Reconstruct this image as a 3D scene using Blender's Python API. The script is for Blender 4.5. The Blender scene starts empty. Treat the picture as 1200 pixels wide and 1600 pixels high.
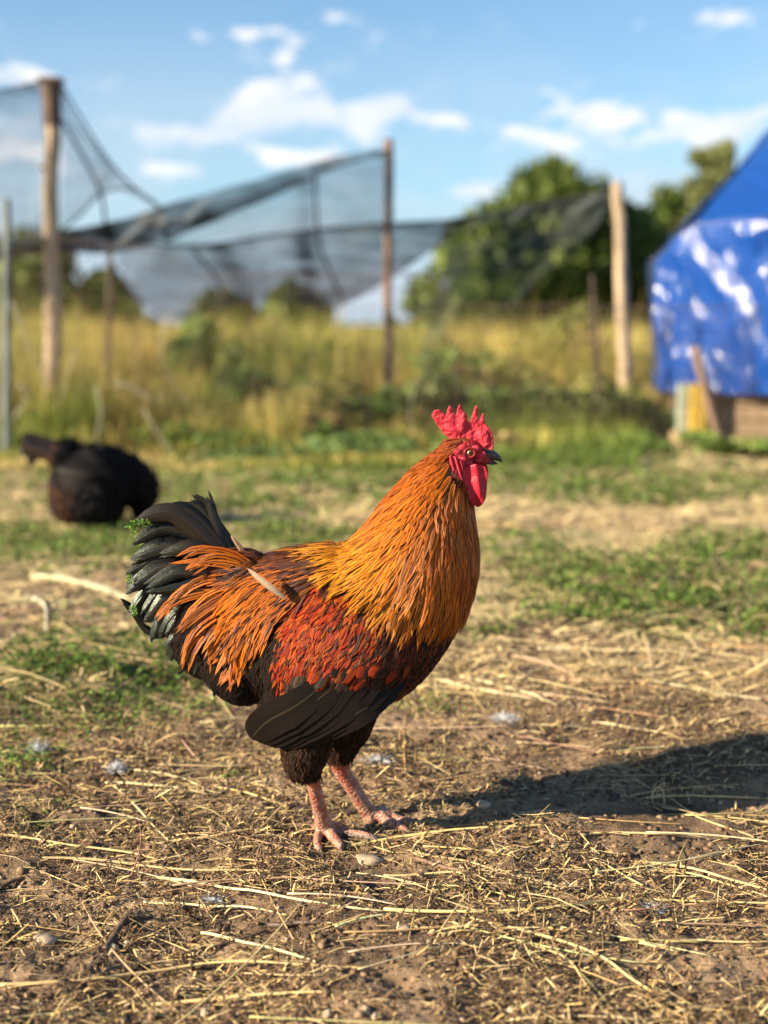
import bpy, bmesh, math, random
import numpy as np
from mathutils import Vector, Matrix
from mathutils.bvhtree import BVHTree
R = math.radians
random.seed(7); rng = np.random.default_rng(7)
sc = bpy.context.scene
col = sc.collection

# ------------------------------------------------------------------ camera
F = 2217.0                      # focal length in pixels of the 1200 px wide photograph
CAMZ = 0.72; PITCH = math.atan(280 / F)
cam_d = bpy.data.cameras.new('camera'); cam = bpy.data.objects.new('camera', cam_d); col.objects.link(cam)
cam.location = (0, 0, CAMZ); cam.rotation_euler = (R(90) - PITCH, 0, 0)
cam_d.sensor_fit = 'VERTICAL'; cam_d.sensor_height = 36; cam_d.lens = F / 1600 * 36
cam_d.clip_start = 0.05; cam_d.clip_end = 2000
cam_d.dof.use_dof = True; cam_d.dof.focus_distance = 1.90; cam_d.dof.aperture_fstop = 2.5
cam_d.dof.aperture_blades = 0
sc.camera = cam

# ------------------------------------------------------------------ light
SUN_EL = R(23); SUN_DIR = Vector((0.90, 0.37, 0)).normalized() # direction in which the light travels
sun_d = bpy.data.lights.new('sun', 'SUN'); sun = bpy.data.objects.new('sun', sun_d); col.objects.link(sun)
sun_d.energy = 5.0; sun_d.angle = R(0.55); sun_d.color = (1.0, 0.855, 0.64)
travel = Vector((SUN_DIR.x * math.cos(SUN_EL), SUN_DIR.y * math.cos(SUN_EL), -math.sin(SUN_EL)))
sun.rotation_euler = travel.to_track_quat('-Z', 'Y').to_euler()
sun.location = (-6, -3, 6)
sc.view_settings.view_transform = 'Standard'; sc.view_settings.look = 'None'
sc.view_settings.exposure = 1.3; sc.view_settings.gamma = 1
sc.render.engine = 'CYCLES'
try:
    sc.cycles.use_denoising = True
    sc.cycles.denoiser = 'OPENIMAGEDENOISE'
except Exception: pass
sc.cycles.transparent_max_bounces = 24; sc.cycles.max_bounces = 6; sc.cycles.diffuse_bounces = 3
sc.cycles.sample_clamp_indirect = 6

CP, SP = math.cos(PITCH), math.sin(PITCH)
def ray(px, py):
    r, u = (px - 600) / F, (800 - py) / F
    return Vector((r, CP + u * SP, -SP + u * CP))
def at(px, py, Y, dy=0.0):                                     # the point seen at (px, py) that stands Y metres away
    d = ray(px, py); t = Y / d.y
    return Vector((d.x * t, Y + dy, CAMZ + d.z * t))

world = bpy.data.worlds.new('World'); sc.world = world; world.use_nodes = True
nt = world.node_tree; nt.nodes.clear()
def N(nt, t, **k):
    n = nt.nodes.new(t)
    for a, b in k.items(): setattr(n, a, b)
    return n
wo = N(nt, 'ShaderNodeOutputWorld'); bg = N(nt, 'ShaderNodeBackground')
sky = N(nt, 'ShaderNodeTexSky', sky_type='NISHITA', sun_disc=False)
sky.sun_elevation = SUN_EL; sky.sun_rotation = math.atan2(-SUN_DIR.x, -SUN_DIR.y)
sky.altitude = 200; sky.air_density = 1.0; sky.dust_density = 0.6; sky.ozone_density = 3.0
tc = N(nt, 'ShaderNodeTexCoord')
def vmath(nt, op, a, b=None, c=None):
    n = N(nt, 'ShaderNodeVectorMath', operation=op)
    for i, v in enumerate((a, b, c)):
        if v is None: continue
        if isinstance(v, (tuple, list, Vector)): n.inputs[i].default_value = tuple(v)
        elif isinstance(v, (int, float)): n.inputs['Scale'].default_value = v
        else: nt.links.new(v, n.inputs[i])
    return n.outputs['Value'] if op in ('LENGTH', 'DOT_PRODUCT', 'DISTANCE') else n.outputs['Vector']
def fmath(nt, op, a, b=0.0, c=0.0, clamp=False):
    n = N(nt, 'ShaderNodeMath', operation=op); n.use_clamp = clamp
    for i, v in enumerate((a, b, c)):
        if isinstance(v, (int, float)): n.inputs[i].default_value = v
        else: nt.links.new(v, n.inputs[i])
    return n.outputs[0]
def mixc(nt, f, a, b, blend='MIX'):
    n = N(nt, 'ShaderNodeMix', data_type='RGBA', blend_type=blend)
    for s, v in ((n.inputs[0], f), (n.inputs[6], a), (n.inputs[7], b)):
        if isinstance(v, (int, float)): s.default_value = v
        elif isinstance(v, (tuple, list)): s.default_value = (*v[:3], 1)
        else: nt.links.new(v, s)
    return n.outputs[2]
def maprange(nt, v, a, b, c=0.0, d=1.0, smooth=True):
    n = N(nt, 'ShaderNodeMapRange'); n.interpolation_type = 'SMOOTHSTEP' if smooth else 'LINEAR'
    nt.links.new(v, n.inputs[0])
    for i, x in enumerate((a, b, c, d)): n.inputs[i + 1].default_value = x
    return n.outputs[0]
def noise(nt, vec, scale, detail=4, rough=.55, lac=2.0, dist=0.0, col_=False):
    n = N(nt, 'ShaderNodeTexNoise'); n.inputs['Scale'].default_value = scale; n.inputs['Detail'].default_value = detail
    n.inputs['Roughness'].default_value = rough; n.inputs['Lacunarity'].default_value = lac; n.inputs['Distortion'].default_value = dist
    if vec is not None: nt.links.new(vec, n.inputs['Vector'])
    return n.outputs['Color' if col_ else 'Fac']
D = tc.outputs['Generated']
Dn = vmath(nt, 'NORMALIZE', D)
sep = N(nt, 'ShaderNodeSeparateXYZ'); nt.links.new(Dn, sep.inputs[0])
elev = sep.outputs['Z']
Dst = vmath(nt, 'MULTIPLY', Dn, (1, 1, 2.2))
puff = noise(nt, Dst, 34, 8, .62)
big = noise(nt, Dst, 5.5, 3, .5)
CLOUDS = [(590, 178, 66, 36, 1.0), (565, 205, 40, 22, .7), (690, 180, 80, 22, .75), (740, 192, 50, 16, .55), (425, 55, 62, 20, .75), (318, 56, 26, 14, .6),
          (415, 100, 46, 18, .6), (525, 32, 50, 13, .55), (650, 60, 70, 22, .5), (430, 170, 120, 44, .95), (480, 160, 50, 26, .7), (285, 215, 110, 36, .85), (350, 190, 70, 30, .8), (30, 245, 110, 26, .8),
          (40, 118, 110, 20, .75), (215, 125, 60, 16, .5), (450, 245, 80, 22, .7), (1150, 32, 90, 22, .6), (935, 185, 90, 28, .85), (1120, 205, 170, 34, 1.0), (880, 225, 120, 24, .8), (960, 175, 60, 26, .8), (1060, 190, 50, 22, .8), (500, 240, 60, 20, .7), (740, 300, 90, 18, .7), (800, 215, 50, 18, .7), (250, 260, 80, 22, .6), (860, 195, 50, 20, .5),
          (840, 150, 60, 14, .35), (1010, 40, 40, 12, .25), (1230, 240, 80, 24, .7), (690, 300, 100, 14, .4), (-150, 180, 160, 40, .8), (1400, 120, 140, 40, .8)]
wn = vmath(nt, 'MULTIPLY', vmath(nt, 'SUBTRACT', noise(nt, Dst, 20, 5, .6, col_=True), (.5, .5, .5)), (.055, .055, .03))
Dw = vmath(nt, 'ADD', Dn, wn)
mask = None
for (px, py, rx, ry, s) in CLOUDS:
    c = ray(px, py).normalized()
    v = vmath(nt, 'MULTIPLY', vmath(nt, 'SUBTRACT', Dw, tuple(c)), (F / rx, F / rx, F / ry))
    l = vmath(nt, 'LENGTH', v)
    m = fmath(nt, 'MULTIPLY', maprange(nt, l, 1.5, 0.0), s)
    mask = m if mask is None else fmath(nt, 'MAXIMUM', mask, m)
m1 = fmath(nt, 'ADD', mask, fmath(nt, 'MULTIPLY', fmath(nt, 'SUBTRACT', puff, .5), 2.2))
m1 = maprange(nt, m1, .30, .74)
# low, soft banks of thin cloud that grow towards the horizon, all the way round
lowband = maprange(nt, elev, .24, .03)
m2 = fmath(nt, 'MULTIPLY', maprange(nt, fmath(nt, 'ADD', big, fmath(nt, 'MULTIPLY', puff, .5)), .48, .88), fmath(nt, 'MULTIPLY', lowband, .9))
skyc = vmath(nt, 'MULTIPLY', sky.outputs[0], (1.14, 1.28, 1.30)) 
SKY_S = 0.058
cloud_lit = mixc(nt, maprange(nt, noise(nt, Dst, 14, 4), .35, .65), (5.6, 6.3, 7.4), (8.4, 8.1, 7.9))
c0_ = mixc(nt, fmath(nt, 'MULTIPLY', maprange(nt, elev, .13, .0), .85), skyc, (3.3, 4.7, 6.6))
c1 = mixc(nt, m2, c0_, (5.0, 5.75, 6.6))
c2 = mixc(nt, fmath(nt, 'MULTIPLY', m1, .92), c1, cloud_lit)
nt.links.new(c2, bg.inputs[0]); bg.inputs[1].default_value = SKY_S
nt.links.new(bg.outputs[0], wo.inputs[0])

# ------------------------------------------------------------------ helpers
def link(o, parent=None):
    col.objects.link(o)
    if parent is not None: o.parent = parent
    return o
def tag(o, label=None, cat=None, group=None, kind=None):
    if label: o['label'] = label
    if cat: o['category'] = cat
    if group: o['group'] = group
    if kind: o['kind'] = kind
    return o
def empty(name, loc, label, cat, group=None):
    o = bpy.data.objects.new(name, None); o.location = loc; o.empty_display_size = .1
    link(o); return tag(o, label, cat, group)
def mesh_obj(name, V, Fc, mat, parent=None, smooth=True, cols=None, uv=None):
    """V: n x 3 in world space, Fc: list of faces or int array; cols: dict name -> n x 3 point colours; uv: n x 2 point uv."""
    V = np.asarray(V, dtype=np.float32)
    off = np.zeros(3, np.float32)
    if parent is not None:
        m = parent_world(parent); V = V - np.array(m, dtype=np.float32)
    me = bpy.data.meshes.new(name)
    if isinstance(Fc, np.ndarray):
        n, k = Fc.shape
        me.vertices.add(len(V)); me.vertices.foreach_set('co', V.ravel())
        me.loops.add(n * k); me.loops.foreach_set('vertex_index', Fc.astype(np.int32).ravel())
        me.polygons.add(n); me.polygons.foreach_set('loop_start', np.arange(0, n * k, k, dtype=np.int32))
        try: me.polygons.foreach_set('loop_total', np.full(n, k, dtype=np.int32))
        except Exception: pass
        me.update(calc_edges=True)
    else:
        me.from_pydata([tuple(v) for v in V], [], [tuple(f) for f in Fc]); me.update()
    if cols:
        for nm, c in cols.items():
            a = me.color_attributes.new(nm, 'FLOAT_COLOR', 'POINT')
            c = np.asarray(c, dtype=np.float32); c4 = np.ones((len(V), 4), np.float32); c4[:, :3] = c
            a.data.foreach_set('color', c4.ravel())
    if uv is not None:
        u = me.uv_layers.new(name='UVMap'); li = np.zeros(len(me.loops), np.int32); me.loops.foreach_get('vertex_index', li)
        u.data.foreach_set('uv', np.asarray(uv, dtype=np.float32)[li].ravel())
    if smooth: me.polygons.foreach_set('use_smooth', np.ones(len(me.polygons), bool))
    if mat: me.materials.append(mat)
    o = bpy.data.objects.new(name, me); link(o, parent)
    return o
def parent_world(p):
    v = Vector((0, 0, 0)); q = p
    while q is not None: v = v + q.location; q = q.parent
    return tuple(v)

def vnoise(x, y, seed=0):
    """smooth 2D value noise, -1..1"""
    xi = np.floor(x).astype(np.int64); yi = np.floor(y).astype(np.int64); xf = x - xi; yf = y - yi
    def h(a, b):
        n = (a * 374761393 + b * 668265263 + seed * 1274126177) & 0xffffffff
        n = ((n ^ (n >> 13)) * 1274126177) & 0xffffffff
        return ((n ^ (n >> 16)) & 0xffff) / 32767.5 - 1
    u = xf * xf * xf * (xf * (xf * 6 - 15) + 10); v = yf * yf * yf * (yf * (yf * 6 - 15) + 10)
    return (h(xi, yi) * (1 - u) + h(xi + 1, yi) * u) * (1 - v) + (h(xi, yi + 1) * (1 - u) + h(xi + 1, yi + 1) * u) * v
def fbm(x, y, sc_, oct_=4, seed=0, gain=.5):
    t = 0; a = 1.0; s = sc_
    for i in range(oct_): t = t + a * vnoise(x * s + 17.3 * i, y * s - 9.1 * i, seed + i); a *= gain; s *= 2.03
    return t

def base_h(y):
    y = np.asarray(y, dtype=float)
    a = .08 * (y - 2.0)
    t = np.clip((y - 2.8) / 1.6, 0, 1)
    far = .105 + 0.0 * y
    near = a * (1 - t * t * (3 - 2 * t)) + far * (t * t * (3 - 2 * t))
    rise = np.clip((y - 14) / 30, 0, 1)
    return np.maximum(near, -.15) + .75 * rise * rise * (3 - 2 * rise) + np.clip(y - 44, 0, 600) * .006
def ground_h(x, y):
    x = np.asarray(x, dtype=float); y = np.asarray(y, dtype=float)
    h = base_h(y)
    w = 1 / (1 + np.clip((y - 3.5) / 3, 0, 10))
    foot = np.clip(np.hypot(x - 0.0 + .02, (y - 1.96)) / .16, .25, 1)
    h = h + (.016 * fbm(x, y, 3.0, 2, 3)) * foot
    h = h + (.0065 * fbm(x, y, 16, 3, 11)) * foot * w
    h = h + (.0022 * fbm(x, y, 80, 3, 21)) * w
    # a low mound right of the feet and a clod ridge
    h = h + .018 * np.exp(-(((x - .30) / .14) ** 2 + ((y - 2.0) / .10) ** 2)) + .014 * np.exp(-(((x - .62) / .2) ** 2 + ((y - 1.93) / .1) ** 2))
    return h
def _lut(x0, x1, y0, y1, s):
    xs = np.arange(x0, x1 + s, s); ys = np.arange(y0, y1 + s, s); A, Bq = np.meshgrid(xs, ys)
    return (x0, x1, y0, y1, s, ground_h(A, Bq).tolist())
LUTS = [_lut(-1.3, 1.3, 1.0, 3.4, .006), _lut(-4, 4, .5, 13, .03)]
def gh(x, y):
    for (x0, x1, y0, y1, s, T) in LUTS:
        if x0 < x < x1 and y0 < y < y1:
            a = (x - x0) / s; b = (y - y0) / s; i = int(a); j = int(b); a -= i; b -= j; r0 = T[j]; r1 = T[j + 1]
            return (r0[i] * (1 - a) + r0[i + 1] * a) * (1 - b) + (r1[i] * (1 - a) + r1[i + 1] * a) * b
    return float(ground_h(np.array([x]), np.array([y]))[0])
def G(px, py, lift=0.0):                                       # the ground point seen at (px, py)
    d = ray(px, py); lo, hi = .8, 60.0
    f = lambda Y: CAMZ + d.z * Y / d.y - gh(d.x * Y / d.y, Y)
    t = .8
    while t < 60 and f(t) > 0: t *= 1.03
    lo, hi = t / 1.03, t
    for _ in range(24):
        m = (lo + hi) / 2
        if f(m) > 0: lo = m
        else: hi = m
    return Vector((d.x * hi / d.y, hi, gh(d.x * hi / d.y, hi) + lift))

def new_mat(name):
    m = bpy.data.materials.new(name); m.use_nodes = True; t = m.node_tree
    return m, t, t.nodes['Principled BSDF'], t.nodes['Material Output']
def attr(t, nm, fac=False):
    a = N(t, 'ShaderNodeAttribute', attribute_name=nm); return a.outputs['Fac' if fac else 'Color']
def objco(t): return N(t, 'ShaderNodeTexCoord').outputs['Object']
def bump(t, b, h, strength=.5, dist=.01):
    n = N(t, 'ShaderNodeBump'); n.inputs['Strength'].default_value = strength; n.inputs['Distance'].default_value = dist
    t.links.new(h, n.inputs['Height']); t.links.new(n.outputs[0], b.inputs['Normal']); return n
def simple_mat(name, c, rough=.7, var=.25, sc_=30, bmp=.3, bd=.003, spec=.4, stretch=None):
    m, t, b, o = new_mat(name); v = objco(t)
    if stretch: v = vmath(t, 'MULTIPLY', v, stretch)
    n = noise(t, v, sc_, 6, .6)
    c2 = tuple(min(1, x * (1 + var)) for x in c); c1 = tuple(x * (1 - var) for x in c)
    t.links.new(mixc(t, maprange(t, n, .35, .65), c1, c2), b.inputs['Base Color'])
    b.inputs['Roughness'].default_value = rough; b.inputs['Specular IOR Level'].default_value = spec
    if bmp: bump(t, b, n, bmp, bd)
    return m
def attr_mat(name, rough=.6, spec=.3, trans=0.0, var=.2, sc_=200, bmp=0, stretch=None):
    """colour from the piece's own colour attribute with fine noise; trans adds light coming through thin leaves"""
    m, t, b, o = new_mat(name); v = objco(t)
    n = noise(t, v if not stretch else vmath(t, 'MULTIPLY', v, stretch), sc_, 3)
    c = mixc(t, 1.0, attr(t, 'Col'), mixc(t, n, (1 - var,) * 3, (1 + var,) * 3), 'MULTIPLY')
    t.links.new(c, b.inputs['Base Color']); b.inputs['Roughness'].default_value = rough; b.inputs['Specular IOR Level'].default_value = spec
    if bmp: bump(t, b, n, bmp, .002)
    if trans > 0:
        tr = N(t, 'ShaderNodeBsdfTranslucent'); mx = N(t, 'ShaderNodeMixShader'); mx.inputs[0].default_value = trans
        t.links.new(c, tr.inputs[0]); t.links.new(b.outputs[0], mx.inputs[1]); t.links.new(tr.outputs[0], mx.inputs[2]); t.links.new(mx.outputs[0], o.inputs[0])
    return m

def tube(pts, rad, sides=8, cap=True):
    """swept tube; returns V, F(list)"""
    pts = [Vector(p) for p in pts]; n = len(pts)
    if not hasattr(rad, '__len__'): rad = [rad] * n
    V = []; Fc = []
    up = None
    for i in range(n):
        tng = (pts[min(i + 1, n - 1)] - pts[max(i - 1, 0)]).normalized()
        if up is None:
            up = Vector((0, 0, 1)) if abs(tng.z) < .9 else Vector((1, 0, 0))
        a = tng.cross(up).normalized(); b = a.cross(tng).normalized(); up = b
        for k in range(sides):
            th = 2 * math.pi * k / sides; V.append(pts[i] + (a * math.cos(th) + b * math.sin(th)) * rad[i])
    for i in range(n - 1):
        for k in range(sides):
            k2 = (k + 1) % sides
            Fc.append((i * sides + k, i * sides + k2, (i + 1) * sides + k2, (i + 1) * sides + k))
    if cap:
        Fc.append(tuple(range(sides))[::-1]); Fc.append(tuple((n - 1) * sides + k for k in range(sides)))
    return V, Fc
class MB:
    def __init__(s): s.V = []; s.F = []; s.C = []
    def add(s, V, Fc, c=None):
        o = len(s.V); s.V += list(V); s.F += [tuple(i + o for i in f) for f in Fc]
        s.C += [c or (1, 1, 1)] * len(V)
    def build(s, name, mat, parent=None, smooth=True):
        return mesh_obj(name, [tuple(v) for v in s.V], s.F, mat, parent, smooth, {'Col': s.C})
def box(c, size, rot=0.0):
    V = []
    for z in (-.5, .5):
        for (x, y) in ((-.5, -.5), (.5, -.5), (.5, .5), (-.5, .5)):
            X, Y = x * size[0], y * size[1]
            V.append((c[0] + X * math.cos(rot) - Y * math.sin(rot), c[1] + X * math.sin(rot) + Y * math.cos(rot), c[2] + z * size[2]))
    return V, [(0, 3, 2, 1), (4, 5, 6, 7), (0, 1, 5, 4), (1, 2, 6, 5), (2, 3, 7, 6), (3, 0, 4, 7)]
def cr(P, n):
    """Catmull-Rom through rows of P (k x m) to n rows"""
    P = np.asarray(P, float); k = len(P); out = []
    for t in np.linspace(0, k - 1, n):
        i = min(int(t), k - 2); f = t - i
        p0, p1, p2, p3 = P[max(i - 1, 0)], P[i], P[i + 1], P[min(i + 2, k - 1)]
        out.append(.5 * ((2 * p1) + (-p0 + p2) * f + (2 * p0 - 5 * p1 + 4 * p2 - p3) * f * f + (-p0 + 3 * p1 - 3 * p2 + p3) * f ** 3))
    return np.array(out)
# ------------------------------------------------------------------ ground: one sheet to the horizon
def axis(core0, core1, step, far0, far1, g=1.06):
    a = list(np.arange(core0, core1, step)); s = step; x = core1
    while x < far1: a.append(x); s *= g; x += s
    a.append(far1); b = []; s = step; x = core0 - step
    while x > far0: b.append(x); s *= g; x -= s
    b.append(far0)
    return np.array(b[::-1] + a)
gx = axis(-.75, .85, .0055, -500, 500, 1.07); gy = axis(1.28, 2.75, .0055, -60, 900, 1.035)
X, Y = np.meshgrid(gx, gy)
Z = ground_h(X, Y)
nv, nu = X.shape
idx = np.arange(nu * nv).reshape(nv, nu)
quads = np.stack([idx[:-1, :-1], idx[:-1, 1:], idx[1:, 1:], idx[1:, :-1]], -1).reshape(-1, 4)
m, t, b, o = new_mat('bare_soil'); v = objco(t)
n1 = noise(t, v, 3.2, 5, .6); n2 = noise(t, v, 45, 8, .65); n3 = noise(t, v, 260, 4, .6)
c = mixc(t, maprange(t, n1, .35, .65), (.135, .085, .05), (.36, .24, .138))
c = mixc(t, fmath(t, 'MULTIPLY', maprange(t, n2, .52, .68), .7), c, (.10, .066, .042))
c = mixc(t, fmath(t, 'MULTIPLY', maprange(t, n3, .55, .7), .5), c, (.55, .42, .26))
sp = N(t, 'ShaderNodeSeparateXYZ'); t.links.new(v, sp.inputs[0])
c = mixc(t, fmath(t, 'MULTIPLY', maprange(t, sp.outputs['Y'], 9, 20), .9), c, mixc(t, noise(t, v, .35, 4), (.10, .12, .025), (.42, .33, .08)))
t.links.new(c, b.inputs['Base Color']); b.inputs['Roughness'].default_value = .95; b.inputs['Specular IOR Level'].default_value = .15
bump(t, b, fmath(t, 'ADD', n2, fmath(t, 'MULTIPLY', n3, .4)), .9, .008)
ground = mesh_obj('ground', np.stack([X, Y, Z], -1).reshape(-1, 3), quads, m); tag(ground, kind='structure')

# ------------------------------------------------------------------ trees beyond the field
LEAF = attr_mat('leaf', .55, .35, .3, .3, 3)
BARK = simple_mat('bark', (.09, .065, .045), .9, .4, 14, .6, .02)
def leaf_cloud(centers, radii, n, size, cols, squash=1.0, seed=0, clump=.5):
    """small leaf faces through the volume of many lobes -> V, quads, colours"""
    g = np.random.default_rng(seed); k = len(centers); C = np.array(centers, float); Rr = np.array(radii, float)
    if Rr.ndim == 1: Rr = np.stack([Rr, Rr, Rr * squash], -1)
    w = (Rr.prod(1)) ** (2 / 3); w /= w.sum(); which = g.choice(k, n, p=w)
    d = g.normal(size=(n, 3)); d /= np.linalg.norm(d, axis=1)[:, None]
    rad = g.uniform(.45, 1.0, n) ** .6
    # ragged outline: clumps push in and out
    rad *= 1 + clump * .35 * (fbm(d[:, 0] * 2 + which * 3.1, d[:, 2] * 2 + d[:, 1], 2.2, 2, seed))
    P = C[which] + d * rad[:, None] * Rr[which]
    a = g.normal(size=(n, 3)); a /= np.linalg.norm(a, axis=1)[:, None]
    b_ = np.cross(a, g.normal(size=(n, 3))); b_ /= np.linalg.norm(b_, axis=1)[:, None]
    s = size * g.uniform(.5, 1.4, n)[:, None]
    V = np.stack([P - a * s, P + b_ * s * .55, P + a * s, P - b_ * s * .55], 1).reshape(-1, 3)
    Q = np.arange(4 * n).reshape(n, 4)
    cc = np.array(cols, float); pick = g.integers(0, len(cc), n)
    lob = g.uniform(.75, 1.25, k)[which]
    cv = cc[pick] * lob[:, None] * g.uniform(.7, 1.3, n)[:, None]
    return V, Q, np.repeat(cv, 4, 0)
def tree(name, base, H, W, label, cat, n, size, cols, seed, trunk_r=.12, airy=False, low=.12, group='trees beyond the field', skew=0):
    g = random.Random(seed)
    root = empty(name, base, label, cat, group)
    tb = MB(); bx, by, bz = base
    pts = [Vector((bx + g.uniform(-.03, .03) * H * (i > 0), by + g.uniform(-.03, .03) * H * (i > 0), bz + H * .88 * i / 6 - .1 * (i == 0))) for i in range(7)]
    tb.add(*tube(pts, [trunk_r * (1 - .13 * i) for i in range(7)], 8))
    C = []; Rd = []
    nl = 34 if not airy else 26
    for i in range(nl):
        f = low + (1 - low) * (i + .5) / nl * .9
        prof = math.sin(math.pi * min(1, (f * .85 + .22))) ** .7 if not airy else math.sin(math.pi * min(1, f * .8 + .17))
        an = g.uniform(0, 6.28); rr = W / 2 * prof * g.uniform(.35, .85)
        p = Vector((bx + math.cos(an) * rr + skew * f, by + math.sin(an) * rr, bz + H * f))
        C.append(p); Rd.append((W * g.uniform(.14, .25) if not airy else W * g.uniform(.10, .2)))
        q = pts[min(6, max(0, int(f * 5)))]
        tb.add(*tube([q, q.lerp(p, .5) + Vector((0, 0, -.03 * H)), p], [trunk_r * .45, trunk_r * .28, trunk_r * .1], 6))
    tb.build('trunk', BARK, root)
    V, Q, cv = leaf_cloud([tuple(c) for c in C], Rd, n, size, cols, .85, seed, 1.0)
    mesh_obj('crown', V, Q, LEAF, root, False, {'Col': cv})
    return root
GD = [(.095, .145, .022), (.13, .185, .03), (.19, .23, .05), (.08, .11, .022)]
GO = [(.17, .19, .06), (.22, .23, .08), (.13, .15, .045)]
def tb_(px, top, Y, W_px, *a, **k):                             # a tree whose crown top is seen at (px, top), standing Y metres away
    g = at(px, 520, Y); z0 = gh(g.x, Y); H = at(px, top, Y).z - z0
    return a, k, (g.x, Y, z0), H, W_px / F * Y
TREES = [
 ('broadleaf_tree', 855, 255, 40, 230, 'domed dark green tree with the highest crown, left of the bare pale post', 15000, .15, GD, 1, False, .02),
 ('broadleaf_tree', 752, 335, 38, 210, 'lower dark green tree at the left end of the tree line, next to open sky', 9000, .15, GD, 2, False, .0),
 ('broadleaf_tree', 960, 325, 42, 190, 'mid green rounded tree directly behind the bare pale post', 12000, .15, GD, 3, False, .0),
 ('broadleaf_tree', 1035, 290, 45, 150, 'rounded green tree just left of the slender airy tree near the blue tarpaulin', 9000, .16, GD, 4, False, .0),
 ('slender_tree', 1105, 205, 37, 150, 'slender airy olive tree standing above the others beside the blue tarpaulin roof', 5200, .13, GO, 5, True, .1),
 ('broadleaf_tree', 1180, 300, 40, 170, 'green tree mostly hidden behind the blue tarpaulin shelter', 6000, .16, GD, 6, False, .0),
 ('broadleaf_tree', 905, 290, 41, 190, 'green tree filling the line between the domed tree and the bare post', 11000, .15, GD, 11, False, .0),
 ('broadleaf_tree', 795, 315, 39, 170, 'green shoulder tree between the domed tree and the left end of the line', 10000, .15, GD, 12, False, .0),
 ('broadleaf_tree', 1420, 300, 42, 300, 'green tree beyond the field, out past the blue tarpaulin shelter', 7000, .18, GD, 13, False, .0),
 ('broadleaf_tree', -220, 330, 40, 280, 'green tree beyond the field, out past the left end of the net', 7000, .18, GD, 14, False, .0),
 ('hedge_bush', 60, 375, 30, 220, 'dark bush behind the tall square post at the left edge', 6000, .13, GD, 7, False, .0),
 ('hedge_bush', 160, 440, 30, 150, 'low dark bush right of the tall left post, under the sagging net', 5000, .12, GD, 8, False, .0),
 ('hedge_bush', 350, 462, 32, 110, 'small dark bush under the middle of the net, left one of two', 4000, .12, GD, 9, False, .0),
 ('hedge_bush', 462, 455, 32, 120, 'small dark bush under the middle of the net, right one of two', 4000, .12, GD, 10, False, .0)]
for (nm, px, top, YY, wpx, lab, n, s, cols, seed, airy, low) in TREES:
    g = at(px, 520, YY); z0 = gh(g.x, YY); H = at(px, top, YY).z - z0
    tree(nm, (g.x, YY, z0), H, wpx / F * YY, lab, 'tree' if 'tree' in nm else 'bush', n, s, cols, seed, .18 if not airy else .09, airy, low, group='trees beyond the field' if 'tree' in nm else 'dark bushes beyond the field')

# ------------------------------------------------------------------ tall grass and weeds along the fence and in the field
GRASS = attr_mat('grass_blade', .6, .3, .35, .25, 8)
def blades(P, h, w, colr, g, lean=.35, segs=3):
    """curved tapering blades; P n x 3, h,w n; colr n x 3"""
    n = len(P); an = g.uniform(0, 2 * np.pi, n); L = g.uniform(0, lean, n) + .05
    dx = np.stack([np.cos(an), np.sin(an), np.zeros(n)], -1); an2 = an + g.uniform(1.0, 2.1, n)
    sx = np.stack([np.cos(an2), np.sin(an2), np.zeros(n)], -1)
    rows = []; cols_ = []
    for i in range(segs + 1):
        f = i / segs; c = P + dx * (h * L * f * f)[:, None]; c[:, 2] += h * f * (1 - .25 * L * f)
        ww = (w * (1 - f) ** .7 * .5)[:, None] + .0002
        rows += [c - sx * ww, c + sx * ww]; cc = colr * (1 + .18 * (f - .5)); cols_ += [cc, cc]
    V = np.stack(rows, 1).reshape(-1, 3); Cc = np.stack(cols_, 1).reshape(-1, 3)
    base = (np.arange(n) * 2 * (segs + 1))[:, None, None]
    q = np.array([[2 * i, 2 * i + 1, 2 * i + 3, 2 * i + 2] for i in range(segs)])[None]
    return V, (base + q).reshape(-1, 4), Cc
def field_cols(x, y, g):
    n = len(x); px = 600 + x / y * F
    pal = np.array([(.12, .175, .028), (.18, .23, .035), (.28, .28, .05), (.50, .40, .09), (.62, .48, .15), (.30, .17, .07), (.07, .11, .02)])
    t = g.uniform(.1, .9, n) + .75 * fbm(x, y, 1.1, 3, 5)
    gold = np.exp(-((px - 800) / 110) ** 2) * (y > 9.5) + .9 * np.exp(-((px - 130) / 90) ** 2) * (y > 8.2) + .7 * np.exp(-((px - 1000) / 60) ** 2) * (y > 8) + .85 * (y > 11)
    brown = np.exp(-((px - 200) / 60) ** 2) * .8
    i = np.where(t < .25, 0, np.where(t < .5, 1, np.where(t < .72, 2, np.where(t < .85, 6, np.where(t < .97, 3, 4)))))
    r = g.uniform(0, 1, n); i = np.where(r < gold * .75, np.where(g.uniform(0, 1, n) < .5, 3, 4), i)
    i = np.where(g.uniform(0, 1, n) < brown * .5, 5, i)
    return pal[i] * g.uniform(.7, 1.3, n)[:, None]
g = np.random.default_rng(31)
def scatter(n, y0, y1, margin=1.35, bias=1.0):
    y = y0 + (y1 - y0) * g.uniform(0, 1, n) ** bias
    x = g.uniform(-1, 1, n) * (600 / F) * y * margin
    return x, y
parts = []
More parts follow.
